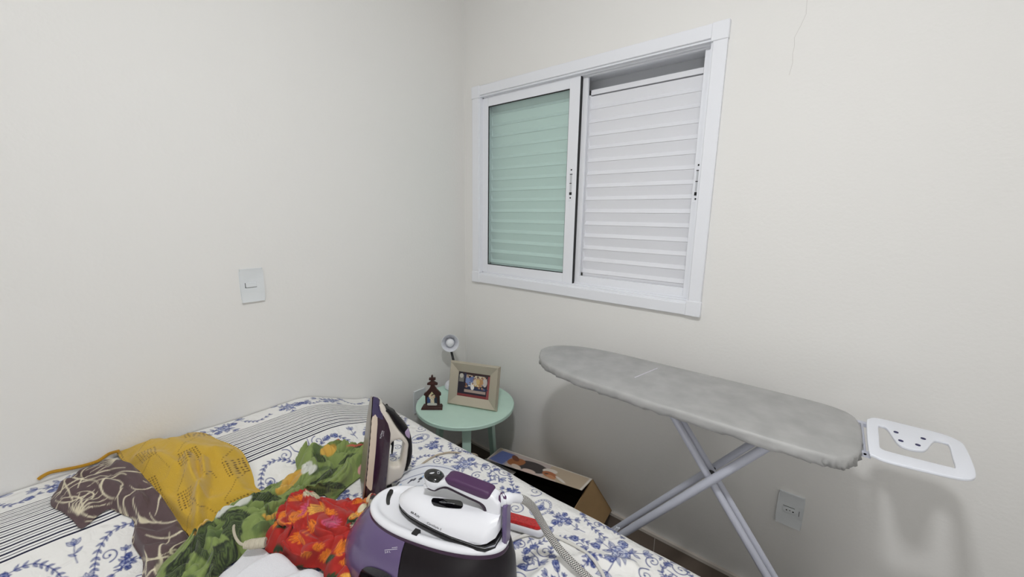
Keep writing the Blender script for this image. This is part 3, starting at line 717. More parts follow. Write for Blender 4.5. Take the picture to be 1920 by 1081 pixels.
# knit directions: rows of diamonds joined by eyelet lines
def kn(u, v):     # knit coordinates (m) -> bed xy
    a = -.78; return (-1.33+u*math.cos(a)-v*math.sin(a), -.19+u*math.sin(a)+v*math.cos(a))
for iu in range(-3, 4):
    for iv in range(-3, 4):
        cu_, cvv = iu*.125+(iv % 2)*.06, iv*.115
        for s in (.034, .022, .010):
            n = max(int(s/.0052), 2); c4 = [(s, 0), (0, s), (-s, 0), (0, -s)]
            for j in range(4):
                p = kn(cu_+c4[j][0], cvv+c4[j][1]); q2 = kn(cu_+c4[(j+1) % 4][0], cvv+c4[(j+1) % 4][1]); holes(p, q2, n+1, .0021)
        holes(kn(cu_+.036, cvv-.004), kn(cu_+.092, cvv-.045), 11, .0014); holes(kn(cu_-.04, cvv+.01), kn(cu_-.04, cvv+.10), 14, .0014)
yl_r = [(ridgepx(L, .05), w, h) for L, w, h in (
    ([(352,860),(358,890),(372,925),(370,965)], .013, .032), ([(382,865),(386,900),(378,935)], .010, .026), ([(258,878),(290,905),(330,935),(352,965)], .010, .012), ([(300,815),(350,835),(400,842),(440,830)], .02, .010), ([(330,870),(300,850),(255,845)], .014, .009), ([(405,845),(430,880),(450,900)], .014, .008), ([(390,940),(430,925),(465,915)], .014, .009))]
yl_ctr = onbed(350, 870, .05)
def zyl(x, y, d):
    z = bedtop(x, y)+.016+.026*sstep(0, .06, d)
    e = sum(ridge(x, y, r, w, h) for r, w, h in yl_r)
    return z+sstep(0, .02, d)*(e+.008*(fbm(x*14, y*14, 12)-.3)+.003*ridged(x, y, 15, 12, 24, 1.1))
cloth('knitted_wrap', 'mustard yellow lace-knit wrap spread over the brown and green clothes', 'wrap', [sheet(yl_poly, zyl, lambda x, y: cyl.sample(x, y), .0017)], M_knit, .003)
tie = catmull([onbed(a, b, o) for a, b, o in ((222,845,.03),(205,850,.022),(190,860,.014),(178,866,.01),(150,874,.008),(120,880,.008),(95,885,.008),(80,892,.008),(72,898,.008))], 6)
o = tag(MB().tube(tie, .0045, 8).build('knitted_tie', M_yarn), 'thin mustard cord trailing left from the knitted wrap towards the wall', 'tie')

# ---- white bath towels at the front edge
def slab(poly, z0, th, edge=.014):
    def f(x, y, d):
        t = np.clip(d/edge, 0, 1); return z0(x, y)+th*np.sqrt(np.clip(1-(1-t)**2, 0, 1))+.003*(fbm(x*18, y*18, 41)-.5)*t
    return sheet(poly, f, None, .003)
t1 = bedpoly([(380,1130),(405,1082),(436,1056),(461,1028),(472,1023),(494,1025),(505,1032),(530,1060),(560,1110),(600,1170),(480,1180)], .02, 3)
t2 = bedpoly([(400,1170),(420,1100),(450,1068),(485,1045),(512,1034),(532,1035),(550,1051),(560,1062),(590,1100),(600,1170)], .035, 3)
cloth('bath_towel', 'folded white terry towel, lower of two beside the red blouse', 'towel', [slab(t1, lambda x, y: bedtop(x, y)+.002, .024)], M_terry, .004)
cloth('bath_towel', 'folded white terry towel, upper layer of the pile at the front edge', 'towel', [slab(t2, lambda x, y: bedtop(x, y)+.020, .020)], M_terry, .004)
t3 = bedpoly([(470,1200),(490,1110),(520,1080),(556,1064),(583,1057),(600,1062),(610,1072),(615,1090),(622,1130),(620,1200)], .055, 3)
cloth('rolled_towel', 'rolled white terry towel, its round end touching the purple steam station side', 'towel', [slab(t3, lambda x, y: bedtop(x, y)+.028, .034, .03)], M_terry, .004)

# ---- small towel with blue stripes behind the station
tw_px = [(730,925),(740,905),(748,889),(770,874),(800,866),(840,869),(862,880),(866,892),(855,905),(860,930),(820,950),(760,945)]
tw_poly = bedpoly(tw_px, .02, 3)
xs = [p[0] for p in tw_poly]; ys = [p[1] for p in tw_poly]
ct = Canvas(min(xs)-.05, min(ys)-.05, max(xs)+.11, max(ys)+.10, .001, srgb(234, 236, 242))
def tline(L, w, c, off=.04):
    P = [(onbed(a, b, off)+np.array([AWX*.034, AWY*.034, 0]))[:2] for a, b in L]; P = [(p.x, p.y) for p in catmull([(a, b, 0) for a, b in P], 6)]; ct.stroke(P, w, w, c)
NB = srgb(56, 74, 136)
tline([(745,893),(765,880),(790,872),(810,870),(835,873),(865,882)], .0035, NB); tline([(738,904),(765,893),(785,886),(800,883),(830,886)], .0028, NB)
tline([(758,911),(775,908),(800,905)], .0022, srgb(96, 120, 170))
for a, b, r, c in ((743,902,.010,srgb(24,28,52)),(748,907,.008,srgb(150,186,226)),(771,897,.006,srgb(24,28,52)),(777,895,.006,srgb(24,28,52)),(766,901,.004,srgb(40,48,90)),(789,893,.008,srgb(24,28,52)),(794,889,.006,srgb(150,186,226)),(785,899,.004,srgb(24,28,52))):
    q = onbed(a, b, .04)+np.array([AWX*.034, AWY*.034, 0]); ct.ellipse(q[0], q[1], r*1.3, r*.55, .2, c)
def ztw(x, y, d): return bedtop(x, y)+.004+.030*np.sqrt(np.clip(1-(1-np.clip(d/.05, 0, 1))**2, 0, 1))+.004*(fbm(x*16, y*16, 8)-.5)
cloth('hand_towel', 'white hand towel with thin blue stripes, bunched behind the docked steam iron', 'towel', [sheet(tw_poly, ztw, lambda x, y: ct.sample(x, y), .0022)], M_terryv, .004)

# ------------------------------------------------------------------ cords
def cord(name, label, pts, r, m=M_cord, parent=None):
    o = MB().tube(catmull(pts, 8), r, 10).build(name, m, parent); return o if parent else tag(o, label, 'cable')
# plug with its cord on the green dress
plug = thing('power_plug', 'beige power plug resting between the green dress and the red blouse', 'plug', onbed(478, 1018, .05))
pa, pb = onbed(458, 1021, .062), onbed(498, 1016, .062); dv = pb-pa
mb = MB(); n = 26
mb.tube([pa+dv*(k/n) for k in range(n+1)], .01, 14, rr=[(.0085+.003*min(k/8, 1))*(1+.05*math.sin(k*2.6)) for k in range(n+1)]); mb.build('plug_body', M_plug, plug)
MB().tube([pb, pb+dv*.06], .0045, 10).build('plug_pin', M_chrome, plug)
MB().tube(catmull([pa]+[onbed(a, b, o) for a, b, o in ((449,1017,.062),(441,1005,.062),(438,990,.060),(441,975,.05))], 8), .0032, 8).build('plug_cord', M_plug, plug)

# ================================================================== upright iron (cream and aubergine, standing on its heel)
wb = np.array([-.975, -.635]); wbz = float(bedz(wb[0], wb[1]))+.002
ang = math.radians(-26.2)
LEAN = math.radians(8)
MW = Matrix.Translation((wb[0], wb[1], wbz)) @ Matrix.Rotation(ang, 4, 'Z') @ Matrix.Rotation(LEAN, 4, 'Y')
iron = thing('steam_iron', 'cream and aubergine iron standing upright on its heel beside the dress', 'iron', M=MW)
# local: +x from sole towards handle, y across, z towards the tip
IL = .30; IO = .005
def teardrop(x, W, z0, z1, n=20, y0=0, p=1.9):
    L = []
    for k in range(n+1):
        t = k/n; L.append((x, -W*(1-t**p)**.62 if t < 1 else 0, z0+(z1-z0)*t))
    return L+[(a, -b, c) for a, b, c in L[-2::-1]]
def shape(x0, x1, W0, W1, a0, a1, b0, b1, name, m, parent, bevel=.002, steps=1):
    rings = [teardrop(x0+(x1-x0)*k/steps, W0+(W1-W0)*k/steps, a0+(a1-a0)*k/steps, b0+(b1-b0)*k/steps) for k in range(steps+1)]
    return MB().loft(rings).build(name, m, parent, local=True, bevel=bevel)
XS = -.071
shape(XS, XS+.004, .058, .060, .012, .008, IL+.012, IL+.014, 'soleplate', M_steel, iron, .002)
shape(XS+.004, XS+.006, .056, .056, .012, .012, IL+.010, IL+.008, 'sole_gap', M_hole, iron, .0005)
skirt = MB().loft([teardrop(XS+.006, .0600, 0, IL+.012), teardrop(XS+.022, .0605, -.004, IL+.006), teardrop(XS+.040, .0585, -.004, IL-.012), teardrop(XS+.056, .052, .004, IL-.036), teardrop(XS+.068, .040, .018, IL-.06)]).build('water_tank', M_aub, iron, local=True, bevel=.002)
dg = bpy.context.evaluated_depsgraph_get()
def bvh_of(objs):
    V = []; F = []
    for o in objs:
        Mx = WM[o.name]; n = len(V); V += [Mx @ v.co for v in o.data.vertices]; F += [tuple(i+n for i in p.vertices) for p in o.data.polygons]
    return BVHTree.FromPolygons(V, F)
def hit(bvh, px, py, off=.0006):
    d = Vector(ray(px, py)).normalized(); loc, nr, i, ds = bvh.ray_cast(Vector(CAM), d)
    if loc is None: return None
    return loc-d*off
def decal(bvh, pxpoly, name, m, parent, off=.0008, step=1.2, smoothn=4):
    P = [(p.x, p.y) for p in closed_smooth([(a, b, 0) for a, b in pxpoly], smoothn)] if smoothn else pxpoly
    xs = [p[0] for p in P]; ys = [p[1] for p in P]; gx = np.arange(min(xs)-step, max(xs)+step, step); gy = np.arange(min(ys)-step, max(ys)+step, step)
    X, Y = np.meshgrid(gx, gy); ins = inpoly(X, Y, P); d, nx, ny = polydist(X, Y, P); sd = np.where(ins, d, -d); keep = sd > -step*.75
    sn = keep & (sd < step*.35); X = np.where(sn, nx, X); Y = np.where(sn, ny, Y)
    Z = np.zeros(X.shape+(3,)); 
    for j in range(X.shape[0]):
        for i in range(X.shape[1]):
            if keep[j, i]:
                h = hit(bvh, X[j, i], Y[j, i], off)
                if h is None: keep[j, i] = False
                else: Z[j, i] = h
    me = grid_mesh(Z[..., 0], Z[..., 1], Z[..., 2], None, keep)
    o = link(name, me, m, parent, smooth=False); me.polygons.foreach_set('use_smooth', np.ones(len(me.polygons), bool)); return o
def decal_text(bvh, txt, pa, pb, hpx, m, parent, name='lettering', shear=0.0, off=.0010, fit=True, thin=0.0, vdir=None):
    """text whose baseline runs from pixel pa to pixel pb on the surface"""
    me = text_verts(txt, 1.0, thin); xs = [v.co.x for v in me.vertices]; x0, x1 = min(xs), max(xs)
    ux, uy = pb[0]-pa[0], pb[1]-pa[1]; L = math.hypot(ux, uy); ex, ey = ux/L, uy/L
    vx, vy = vdir if vdir else (ey, -ex)
    bm = bmesh.new(); bm.from_mesh(me); bmesh.ops.triangulate(bm, faces=bm.faces); bad = []
    for v in bm.verts:
        u = (v.co.x-x0)/(x1-x0)*L; w_ = v.co.y*hpx/.7
        h = hit(bvh, pa[0]+ex*u+vx*w_, pa[1]+ey*u+vy*w_, off)
        if h is None: bad.append(v)
        else: v.co = h
    bmesh.ops.delete(bm, geom=bad, context='VERTS'); bm.to_mesh(me); bm.free()
    return link(name, me, m, parent, smooth=False)
Wz = lambda L: [(660+a/5.15, 730+b/5.15) for a, b in L]
# upper body with handle, cut from a side profile on the iron's centre plane
ny_ = np.array((MW.to_3x3() @ Vector((0, 1, 0)))[:]); P0w = np.array(MW.translation[:])
MWi = MW.inverted()
def wl(zx, zy, y=0.0):
    p0 = P0w+ny_*y; p = onP(660+zx/5.15, 730+zy/5.15, p0, ny_); q = MWi @ Vector(p); return (q.x, q.z)
def smooth2(L, n=4): return [(p.x, p.y) for p in closed_smooth([(a, b, 0) for a, b in L], n)]
outer = smooth2([wl(*p, -.0) for p in ((262,110),(300,135),(330,180),(380,270),(440,360),(500,430),(540,490),(535,560),(525,650),(505,745),(470,820),(400,865),(350,895),(270,900),(250,700),(240,400))], 4)
hole = smooth2([wl(*p) for p in ((372,500),(405,468),(455,462),(488,488),(488,540),(475,620),(462,690),(430,712),(385,708),(360,670),(358,580))], 4)
me = curve_mesh([outer, hole[::-1]], .021, .010, XZ, 4)
body = link('body', me, M_cream, iron, local=True)
grip = smooth2([wl(*p) for p in ((318,160),(350,170),(375,185),(410,205),(440,245),(500,310),(545,375),(562,430),(574,510),(574,600),(556,690),(515,758),(500,750),(522,670),(532,580),(530,500),(500,430),(440,365),(385,280),(345,210))], 3)
link('handle_grip', curve_mesh([grip], .019, .008, XZ, 4), M_black, iron, local=True)
sp_ = smooth2([wl(*p) for p in ((375,196),(392,194),(396,206),(408,196),(413,222),(400,222))], 2)
link('spray_nozzle', curve_mesh([sp_], .006, .001, XZ), M_black, iron, local=True)
bt = smooth2([wl(*p, -.02) for p in ((512,410),(530,388),(548,385),(560,430),(556,470),(538,462),(518,440))], 3)
link('steam_button', curve_mesh([bt], .006, .002, Matrix.Translation((0, -.016, 0)) @ XZ), M_lilac, iron, local=True)
tr = smooth2([wl(*p) for p in ((360,510),(380,495),(402,478),(398,560),(388,612),(378,610),(384,560),(378,525))], 2)
link('trigger', curve_mesh([tr], .008, .002, XZ), M_black, iron, local=True)
ft = [wl(*p) for p in ((330,900),(375,880),(380,905),(335,925))]
link('heel_foot', curve_mesh([ft], .03, .002, XZ), M_black, iron, local=True)
bv = bvh_of([skirt])
decal(bv, Wz([(197,262),(246,268),(240,420),(228,600),(206,820),(192,965),(165,965),(135,920),(116,860),(108,800),(150,520)]), 'beige_side_panel', M_beige, iron, .0012, 1.0, 2)
decal(bv, Wz([(208,70),(226,64),(262,98),(282,180),(302,288),(250,270),(197,258),(200,160)]), 'nose_panel', M_nose, iron, .0010, 1.0, 2)
decal_text(bv, 'WALITA', Wz([(288,392)])[0], Wz([(266,470)])[0], 3.0, M_print, iron, 'lettering')
decal_text(bv, 'PHILIPS', Wz([(304,402)])[0], Wz([(298,450)])[0], 1.4, M_print, iron, 'lettering')

# ================================================================== steam station (built in its own frame)
SO = Vector((-1.0593, -1.0608, 0)); sa = math.atan2(-.959, .282)
MS = Matrix.Translation(SO) @ Matrix.Rotation(sa, 4, 'Z'); MSi = MS.inverted()
ZB = .604
MSb = MS @ Matrix.Translation((0, 0, ZB))
st = thing('steam_station', 'white and purple steam generator base with a dark body at the front', 'steam station', M=MSb)
def egg(x0, x1, w, z, n=48, skew=.1, p=2.3, xo=0, yo=0):
    L = []; c = (x0+x1)/2; a = (x1-x0)/2
    for k in range(n):
        t = 2*PI*k/n; ct_, st_ = math.cos(t), math.sin(t)
        x = a*math.copysign(abs(ct_)**(2/p), ct_); y = w*math.copysign(abs(st_)**(2/p), st_)*(1-skew*x/a)
        L.append((c+x, y+yo, z))
    return L
RIM = .163
def tiltz(L, k=.0): return [(x, y, z+k*(x+.05)) for x, y, z in L]
secs = [(-.288, .142, .110, .0), (-.298, .148, .118, .012), (-.300, .148, .119, .04), (-.290, .146, .115, .075), (-.268, .144, .106, .11), (-.243, .138, .094, .14), (-.226, .134, .080, RIM-.004), (-.222, .132, .074, RIM)]
rings = [egg(a, b, w, z, 96, .14) for a, b, w, z in secs]
base = MB().loft(rings); me = mesh(base.v, base.f)
def half(me, keep_less, xcut):
    bm = bmesh.new(); bm.from_mesh(me)
    bmesh.ops.bisect_plane(bm, geom=bm.verts[:]+bm.edges[:]+bm.faces[:], plane_co=(xcut, 0, 0), plane_no=(1, 0, 0), clear_outer=keep_less, clear_inner=not keep_less)
    bmesh.ops.recalc_face_normals(bm, faces=bm.faces); o = bpy.data.meshes.new('h'); bm.to_mesh(o); bm.free(); return o
tank = link('water_tank', half(me, True, -.078), M_tank, st, local=True, angle=60)
bod = link('body_shell', half(me, False, -.0765), M_body, st, local=True, angle=60)
MB().loft([egg(-.286, .148, .110, -.004, 48, .14), egg(-.286, .148, .110, .002, 48, .14)]).build('foot_rim', M_black, st, local=True)
# white deck with raised rim
MB().loft([egg(-.2235, .1335, .0755, RIM-.010, 72, .12, yo=-.006), egg(-.2245, .1345, .0765, RIM-.006, 72, .12, yo=-.006), egg(-.2230, .1330, .0750, RIM-.001, 72, .12, yo=-.006)]).build('rim_trim', mat('trim_purple', srgb(58, 34, 58), .3, spec=.4), st, local=True)
r0 = egg(-.2215, .1315, .0735, RIM, 72, .12, yo=-.006)
mb = MB(); prof = [(-.0005, -.004), (.002, .002), (.001, .008), (-.004, .011), (-.010, .011), (-.016, .008), (-.020, .004), (-.026, .003)]
cx = (-.2215+.1315)/2
def inset(L, d, z):
    out = []; n = len(L)
    for i in range(n):
        a = Vector(L[i-1][:2]); b = Vector(L[(i+1) % n][:2]); t = (b-a).normalized(); nrm = Vector((t.y, -t.x)); out.append((L[i][0]+nrm.x*d, L[i][1]+nrm.y*d, z))
    return out
mb.loft([inset(r0, d, RIM+z) for d, z in prof], False, True)
deck = mb.build('deck', M_bwhite, st, local=True, angle=60)
bvd = bvh_of([deck]); bvt = bvh_of([tank])
Sz = lambda L: [(640+a/4.891, 860+b/4.891) for a, b in L]
decal(bvd, Sz([(442,282),(460,276),(476,284),(474,310),(456,345),(446,380),(444,412),(430,420),(414,412),(410,370),(420,320)]), 'lock_slider', M_blackgloss, st, .0022, 1.0, 3)
decal(bvt, [(672,1095),(674,1075),(682,1064),(695,1062),(712,1067),(728,1075),(742,1088),(745,1100),(700,1105)], 'control_knob', M_blackgloss, st, .003, 1.5, 3)
decal_text(bvt, 'max', (735, 1027.3), (745.5, 1025.8), 2.6, M_print, st); decal_text(bvt, '2.0 L', (721.5, 1036.4), (732.5, 1035.0), 3.6, M_print, st)
decal(bvt, [(721, 1030.3), (745, 1028.0), (745, 1028.9), (721, 1031.2)], 'level_mark', M_print, st, .0012, .5, 0)
MB().box(-.066, -.076, RIM+.002, -.052, -.060, RIM+.014).build('support_foot', M_black, st, local=True, bevel=.001)
hb = MB()
hb.box(.1215, -.016, RIM, .1325, .012, RIM+.098); hb.build('rear_bracket', M_tank, st, local=True, bevel=.004)
MB().box(.110, -.009, RIM+.096, .128, .006, RIM+.113).build('release_button', M_grip, st, local=True, bevel=.003)

# ---- docked iron
ZS = .776
MI = MS @ Matrix.Translation((0, 0, ZS))
MIi = MI.inverted()
bi = thing('docked_steam_iron', 'white iron with purple grip docked on top of the steam station', 'iron', M=MI)
pn = np.array((MI.to_3x3() @ Vector((0, 1, 0)))[:]); pm = np.array(MI.translation[:])
def bl(zx, zy, y=0.0):
    p = onP(640+zx/4.891, 860+zy/4.891, pm+pn*y, pn); q = MIi @ Vector(p); return (q.x, q.z)
IX0, IX1, IW = -.153, .117, .057
def wid(x):
    t = np.clip((x-IX0)/(IX1-IX0), 0, 1); return np.interp(t, [0, .006, .02, .05, .1, .2, .34, .5, .65, .88, .95, .985, 1], [0, .008, .015, .023, .0315, .042, .0495, .0545, .057, .0555, .051, .043, .034])
def plan(s, z, n=26, ins=0.0):
    xs_ = [IX0+ins+(IX1-IX0-2*ins)*(k/n)**1.6 for k in range(n+1)]
    L = [(x, -max(wid(x)*s-ins*.5, 0), z) for x in xs_]; return L+[(x, -y, z) for x, y, z in L[::-1][:-1]]
MB().loft([plan(1, .000), plan(1.01, .004)]).build('sole_insulator', M_black, bi, local=True)
MB().loft([plan(.97, .004, ins=.001), plan(.98, .010, ins=.001)]).build('soleplate', M_chrome, bi, local=True)
MB().loft([plan(1.0, .010), plan(1.0, .0145)]).build('sole_gap', M_black, bi, local=True)
def hgt(x):
    return float(np.interp(x, [IX0, IX0+.012, IX0+.03, IX0+.07, 0, .05, .10, .13], [.018, .030, .040, .047, .052, .057, .063, .066]))
rings = []
for k in range(29):
    x = IX0-.001+(.118-IX0)*(k/28)**1.3; w_ = float(wid(min(x, IX1)))*1.01+.0006; h_ = hgt(x)
    zlow = .0145+max(0, (x-.085))*.35
    R_ = []
    for j in range(25):
        a = PI*j/24; c_, s_ = math.cos(a), math.sin(a)
        R_.append((x, -w_*math.copysign(abs(c_)**.55, c_)*(1-.30*max(s_, 0)**2*1.0), zlow+(h_-zlow)*(max(s_, 0)**.75)))
    rings.append(R_)
bb = MB().loft(rings, True, True).build('body', M_bwhite, bi, local=True, angle=50)
bvb = bvh_of([bb])
decal(bvb, Sz([(826,385),(832,364),(856,356),(960,364),(1070,378),(1104,390),(1116,418),(1106,446),(1080,454),(960,446),(860,430),(834,410)]), 'display', M_blackgloss, bi, .0014, 1.0, 3)
decal_text(bvb, 'iCareTechnology', Sz([(898,395)])[0], Sz([(1042,413)])[0], 1.7, M_bgrey, bi, off=.002)
dx, dy = Sz([(634,490)])[0], Sz([(710,535)])[0]
bx_, by_ = dy[0]-dx[0], dy[1]-dx[1]+.5
for tx, f0, f1, hp_ in (('BR', 0, .36, 3.7), ('A', .38, .60, 5.0), ('UN', .62, 1.0, 3.7)):
    decal_text(bvb, tx, (dx[0]+bx_*f0, dx[1]+.5+by_*f0), (dx[0]+bx_*f1, dx[1]+.5+by_*f1), hp_, M_ink, bi, thin=.012)
decal_text(bvb, 'CareStyle 5', Sz([(782,592)])[0], Sz([(912,655)])[0], 4.0, M_ink, bi)
decal(bvb, Sz([(1165,762),(1180,757),(1275,780),(1293,794),(1288,808),(1270,808),(1180,788),(1166,776)]), 'badge', M_bgrey, bi, .0010, .8, 2)
decal_text(bvb, 'FreeGlide 3D', Sz([(1176,778)])[0], Sz([(1284,803)])[0], 1.9, M_ink, bi, off=.0016)
hw = smooth2([bl(*p) for p in ((776,212),(790,232),(880,250),(960,228),(1010,232),(1100,275),(1200,322),(1300,368),(1342,410),(1352,480),(1350,560),(1420,640),(1474,600),(1480,480),(1478,385),(1448,345),(1425,318),(1370,285),(1270,240),(1150,195),(1040,155),(960,165),(900,190),(840,200),(790,205))], 3)
link('handle', curve_mesh([hw], .0155, .007, XZ, 4), M_bwhite, bi, local=True)
gp = smooth2([bl(*p) for p in ((978,142),(1040,142),(1150,182),(1270,228),(1370,268),(1392,300),(1386,322),(1362,336),(1300,322),(1200,283),(1100,242),(1030,212),(1000,190))], 3)
link('handle_grip', curve_mesh([gp], .0168, .006, XZ, 4), M_grip, bi, local=True)
un = smooth2([bl(*p) for p in ((790,222),(840,256),(890,266),(940,245),(1000,246),(1100,292),(1200,340),(1285,378),(1318,420),(1350,485),(1356,440),(1330,385),(1270,350),(1100,272),(1000,228),(940,226),(880,246))], 2)
link('handle_underside', curve_mesh([un], .0135, .002, XZ, 2), M_under, bi, local=True)
c0 = bl(853, 146); cz = c0[1]-.002
mb = MB(); rr = []
for z, s in ((-.004, 1.0), (.001, 1.02), (.004, .93), (.0055, .7), (.006, .3)):
    rr.append([(c0[0]+.0240*s*math.cos(2*PI*k/32), .0190*s*math.sin(2*PI*k/32), cz+z-.10*(.0240*s*math.cos(2*PI*k/32))) for k in range(32)])
cap = mb.loft(rr).build('control_cap', M_blackgloss, bi, local=True)
mb = MB(); rr = []
for z, s in ((-.026, .55), (-.024, .8), (-.016, .98), (-.006, 1.06), (-.002, 1.04)):
    rr.append([(c0[0]+.0240*s*math.cos(2*PI*k/32), .0190*s*math.sin(2*PI*k/32), cz+z-.10*(.0240*s*math.cos(2*PI*k/32))) for k in range(32)])
mb.loft(rr).build('handle_nose', M_bwhite, bi, local=True)
bvc = bvh_of([cap])
for a, b, c, d, in ((806,128,855,126),): decal(bvc, Sz([(a,b+3),(a+20,b-6),(c,d-5),(c-10,d+7),(a+15,b+9)]), 'steam_button', M_bgrey, bi, .001, .7, 2)
decal(bvc, Sz([(880,112),(900,110),(903,134),(882,137)]), 'mode_button', M_bgrey, bi, .001, .6, 0)
decal(bvc, Sz([(884,116),(897,114.5),(899,131),(886,133)]), 'button_face', M_blackgloss, bi, .0014, .6, 0)

# ---- hose
hs = thing('steam_hose', 'black and white braided hose from the docked iron down over the quilt', 'hose', (-.85, -1.1, .62))
hp = [onZ(938, 938, .868), onZ(952, 934, .868), onZ(968, 933, .858), onZ(985, 938, .835), onZ(1000, 952, .79), onZ(1014, 976, .735), onZ(1030, 1003, .69), onZ(1050, 1030, .655), onZ(1075, 1056, .632), onZ(1104, 1084, .618), onZ(1150, 1130, .616)]
H = catmull(hp, 14)
kk = 34
mb = MB(); mb.tube(H[:kk], .008, 16, rr=[.0125 if k < 12 and (k % 3) else (.0112 if k < 12 else .0128 if k < 18 else .0098) for k in range(kk)]); mb.build('strain_relief', M_bwhite, hs)
def tube_uv(pts, r, seg):
    P = [Vector(p) for p in pts]; V = []; UVv = []; up = None; acc = 0
    for i, p in enumerate(P):
        t = (P[min(i+1, len(P)-1)]-P[max(i-1, 0)]).normalized()
        if up is None: up = Vector((0, 0, 1))
        a = t.cross(up).normalized(); b = a.cross(t).normalized(); up = b
        if i: acc += (P[i]-P[i-1]).length
        for k in range(seg+1):
            V.append(p+(a*math.cos(2*PI*k/seg)+b*math.sin(2*PI*k/seg))*r); UVv.append((k/seg, acc))
    n = seg+1; F = [(i*n+j, i*n+j+1, (i+1)*n+j+1, (i+1)*n+j) for i in range(len(P)-1) for j in range(seg)]
    me = mesh(V, F); ul = me.uv_layers.new(name='UV')
    for l in me.loops: ul.data[l.index].uv = UVv[l.vertex_index]
    return me
def braid():
    m = bpy.data.materials.new('chevron_braid'); m.use_nodes = True; nt = m.node_tree; b = nt.nodes['Principled BSDF']; b.inputs['Roughness'].default_value = .8
    N = nt.nodes.new; Lk = nt.links.new; uv = N('ShaderNodeUVMap'); uv.uv_map = 'UV'; sp = N('ShaderNodeSeparateXYZ'); Lk(uv.outputs[0], sp.inputs[0])
    def mt(op, a, b_=None):
        n = N('ShaderNodeMath'); n.operation = op
        for i, q in enumerate((a, b_)):
            if q is None: continue
            if isinstance(q, (int, float)): n.inputs[i].default_value = q
            else: Lk(q, n.inputs[i])
        return n.outputs[0]
    tri = mt('PINGPONG', mt('MULTIPLY', sp.outputs[0], 12), 1.0)
    f = mt('FRACT', mt('ADD', mt('MULTIPLY', sp.outputs[1], 200), mt('MULTIPLY', tri, .8)))
    k = mt('LESS_THAN', f, .45)
    mx = N('ShaderNodeMix'); mx.data_type = 'RGBA'; Lk(k, mx.inputs[0]); mx.inputs[6].default_value = srgb(222, 220, 214); mx.inputs[7].default_value = srgb(26, 26, 30)
    Lk(mx.outputs[2], b.inputs['Base Color']); return m
link('braided_sleeve', tube_uv(H[kk-2:], .0093, 24), braid(), hs, angle=180)

cord('mains_lead', 'beige cord lying on the quilt between hand towel and mint table', [onbed(a, b, .004) for a, b in ((786,874),(800,863),(818,853),(838,848),(856,848))]+[np.array([-.60, onbed(858, 849, .004)[1]-.01, .545]), np.array([-.594, -.55, .40])], .0032, mat('cord_sand', srgb(188, 174, 154), .6), iron)
cord('mains_lead', 'white cord curving over the quilt right of the steam station hose', [onbed(a, b, .005) for a, b in ((950,1018),(965,1010),(985,1003),(1010,1000),(1035,1003),(1060,1013),(1088,1028),(1110,1045),(1122,1062),(1132,1080),(1140,1110),(1120,1150))], .0042, M_cord, st)


# ---- lint brush
lb0, lb1 = onbed(935, 963, .03), onbed(1019, 987, .03)
u_ = Vector((lb1-lb0)[:]); u_.z = 0; Ld = u_.length; u_.normalize()
ML = Matrix.Translation((lb0[0], lb0[1], float(bedtop(lb0[0], lb0[1]))+.004)) @ Matrix.Rotation(math.atan2(u_.y, u_.x), 4, 'Z')
lint = thing('lint_brush', 'lint brush with red velvet pad and white handle behind the steam station', 'brush', M=ML)
def stad(L, w, z, n=10, x0=0.0):
    P = []
    for k in range(n+1): a = -PI/2+PI*k/n; P.append((L-w+w*math.cos(a), w*math.sin(a), z))
    for k in range(n+1): a = PI/2+PI*k/n; P.append((x0+w+w*math.cos(a), w*math.sin(a), z))
    return P
MB().loft([stad(Ld, .013, 0), stad(Ld+.003, .018, .005), stad(Ld+.004, .0195, .016), stad(Ld+.003, .019, .021), stad(Ld+.001, .017, .023)]).build('handle', M_bwhite, lint, local=True)
MB().loft([stad(Ld-.003, .0155, .022), stad(Ld-.002, .016, .027), stad(Ld-.006, .013, .031)]).build('red_pad', M_redfelt, lint, local=True)

# ================================================================== mint side table
TX, TY, TZ, TR = -.290, -.299, .53, .246
tb = thing('side_table', 'small round mint green side table in the corner of the room', 'side table', (TX, TY, 0))
mb = MB(); rr = []
for r, z in ((TR-.004, TZ-.020), (TR, TZ-.017), (TR, TZ-.003), (TR-.003, TZ)):
    rr.append([(TX+r*math.cos(2*PI*k/72), TY+r*math.sin(2*PI*k/72), z) for k in range(72)])
mb.loft(rr).build('tabletop', M_mint, tb, angle=30)
tocam = math.atan2(CAM[1]-TY, CAM[0]-TX)
for a in (tocam+.02, tocam+2*PI/3+.12, tocam-2*PI/3-.12):
    rd = Vector((math.cos(a), math.sin(a), 0)); sd_ = Vector((-math.sin(a), math.cos(a), 0)); ctr = Vector((TX, TY, 0))
    top = ctr+rd*.155+Vector((0, 0, TZ-.0195)); bot = ctr+rd*.205
    c8 = []
    for c, ww, tt_ in ((bot, .016, .010), (top, .022, .011)):
        c8 += [c-sd_*ww-rd*tt_, c+sd_*ww-rd*tt_, c+sd_*ww+rd*tt_, c-sd_*ww+rd*tt_]
    MB().hexa(c8).build('leg', M_mint, tb, bevel=.002)
    
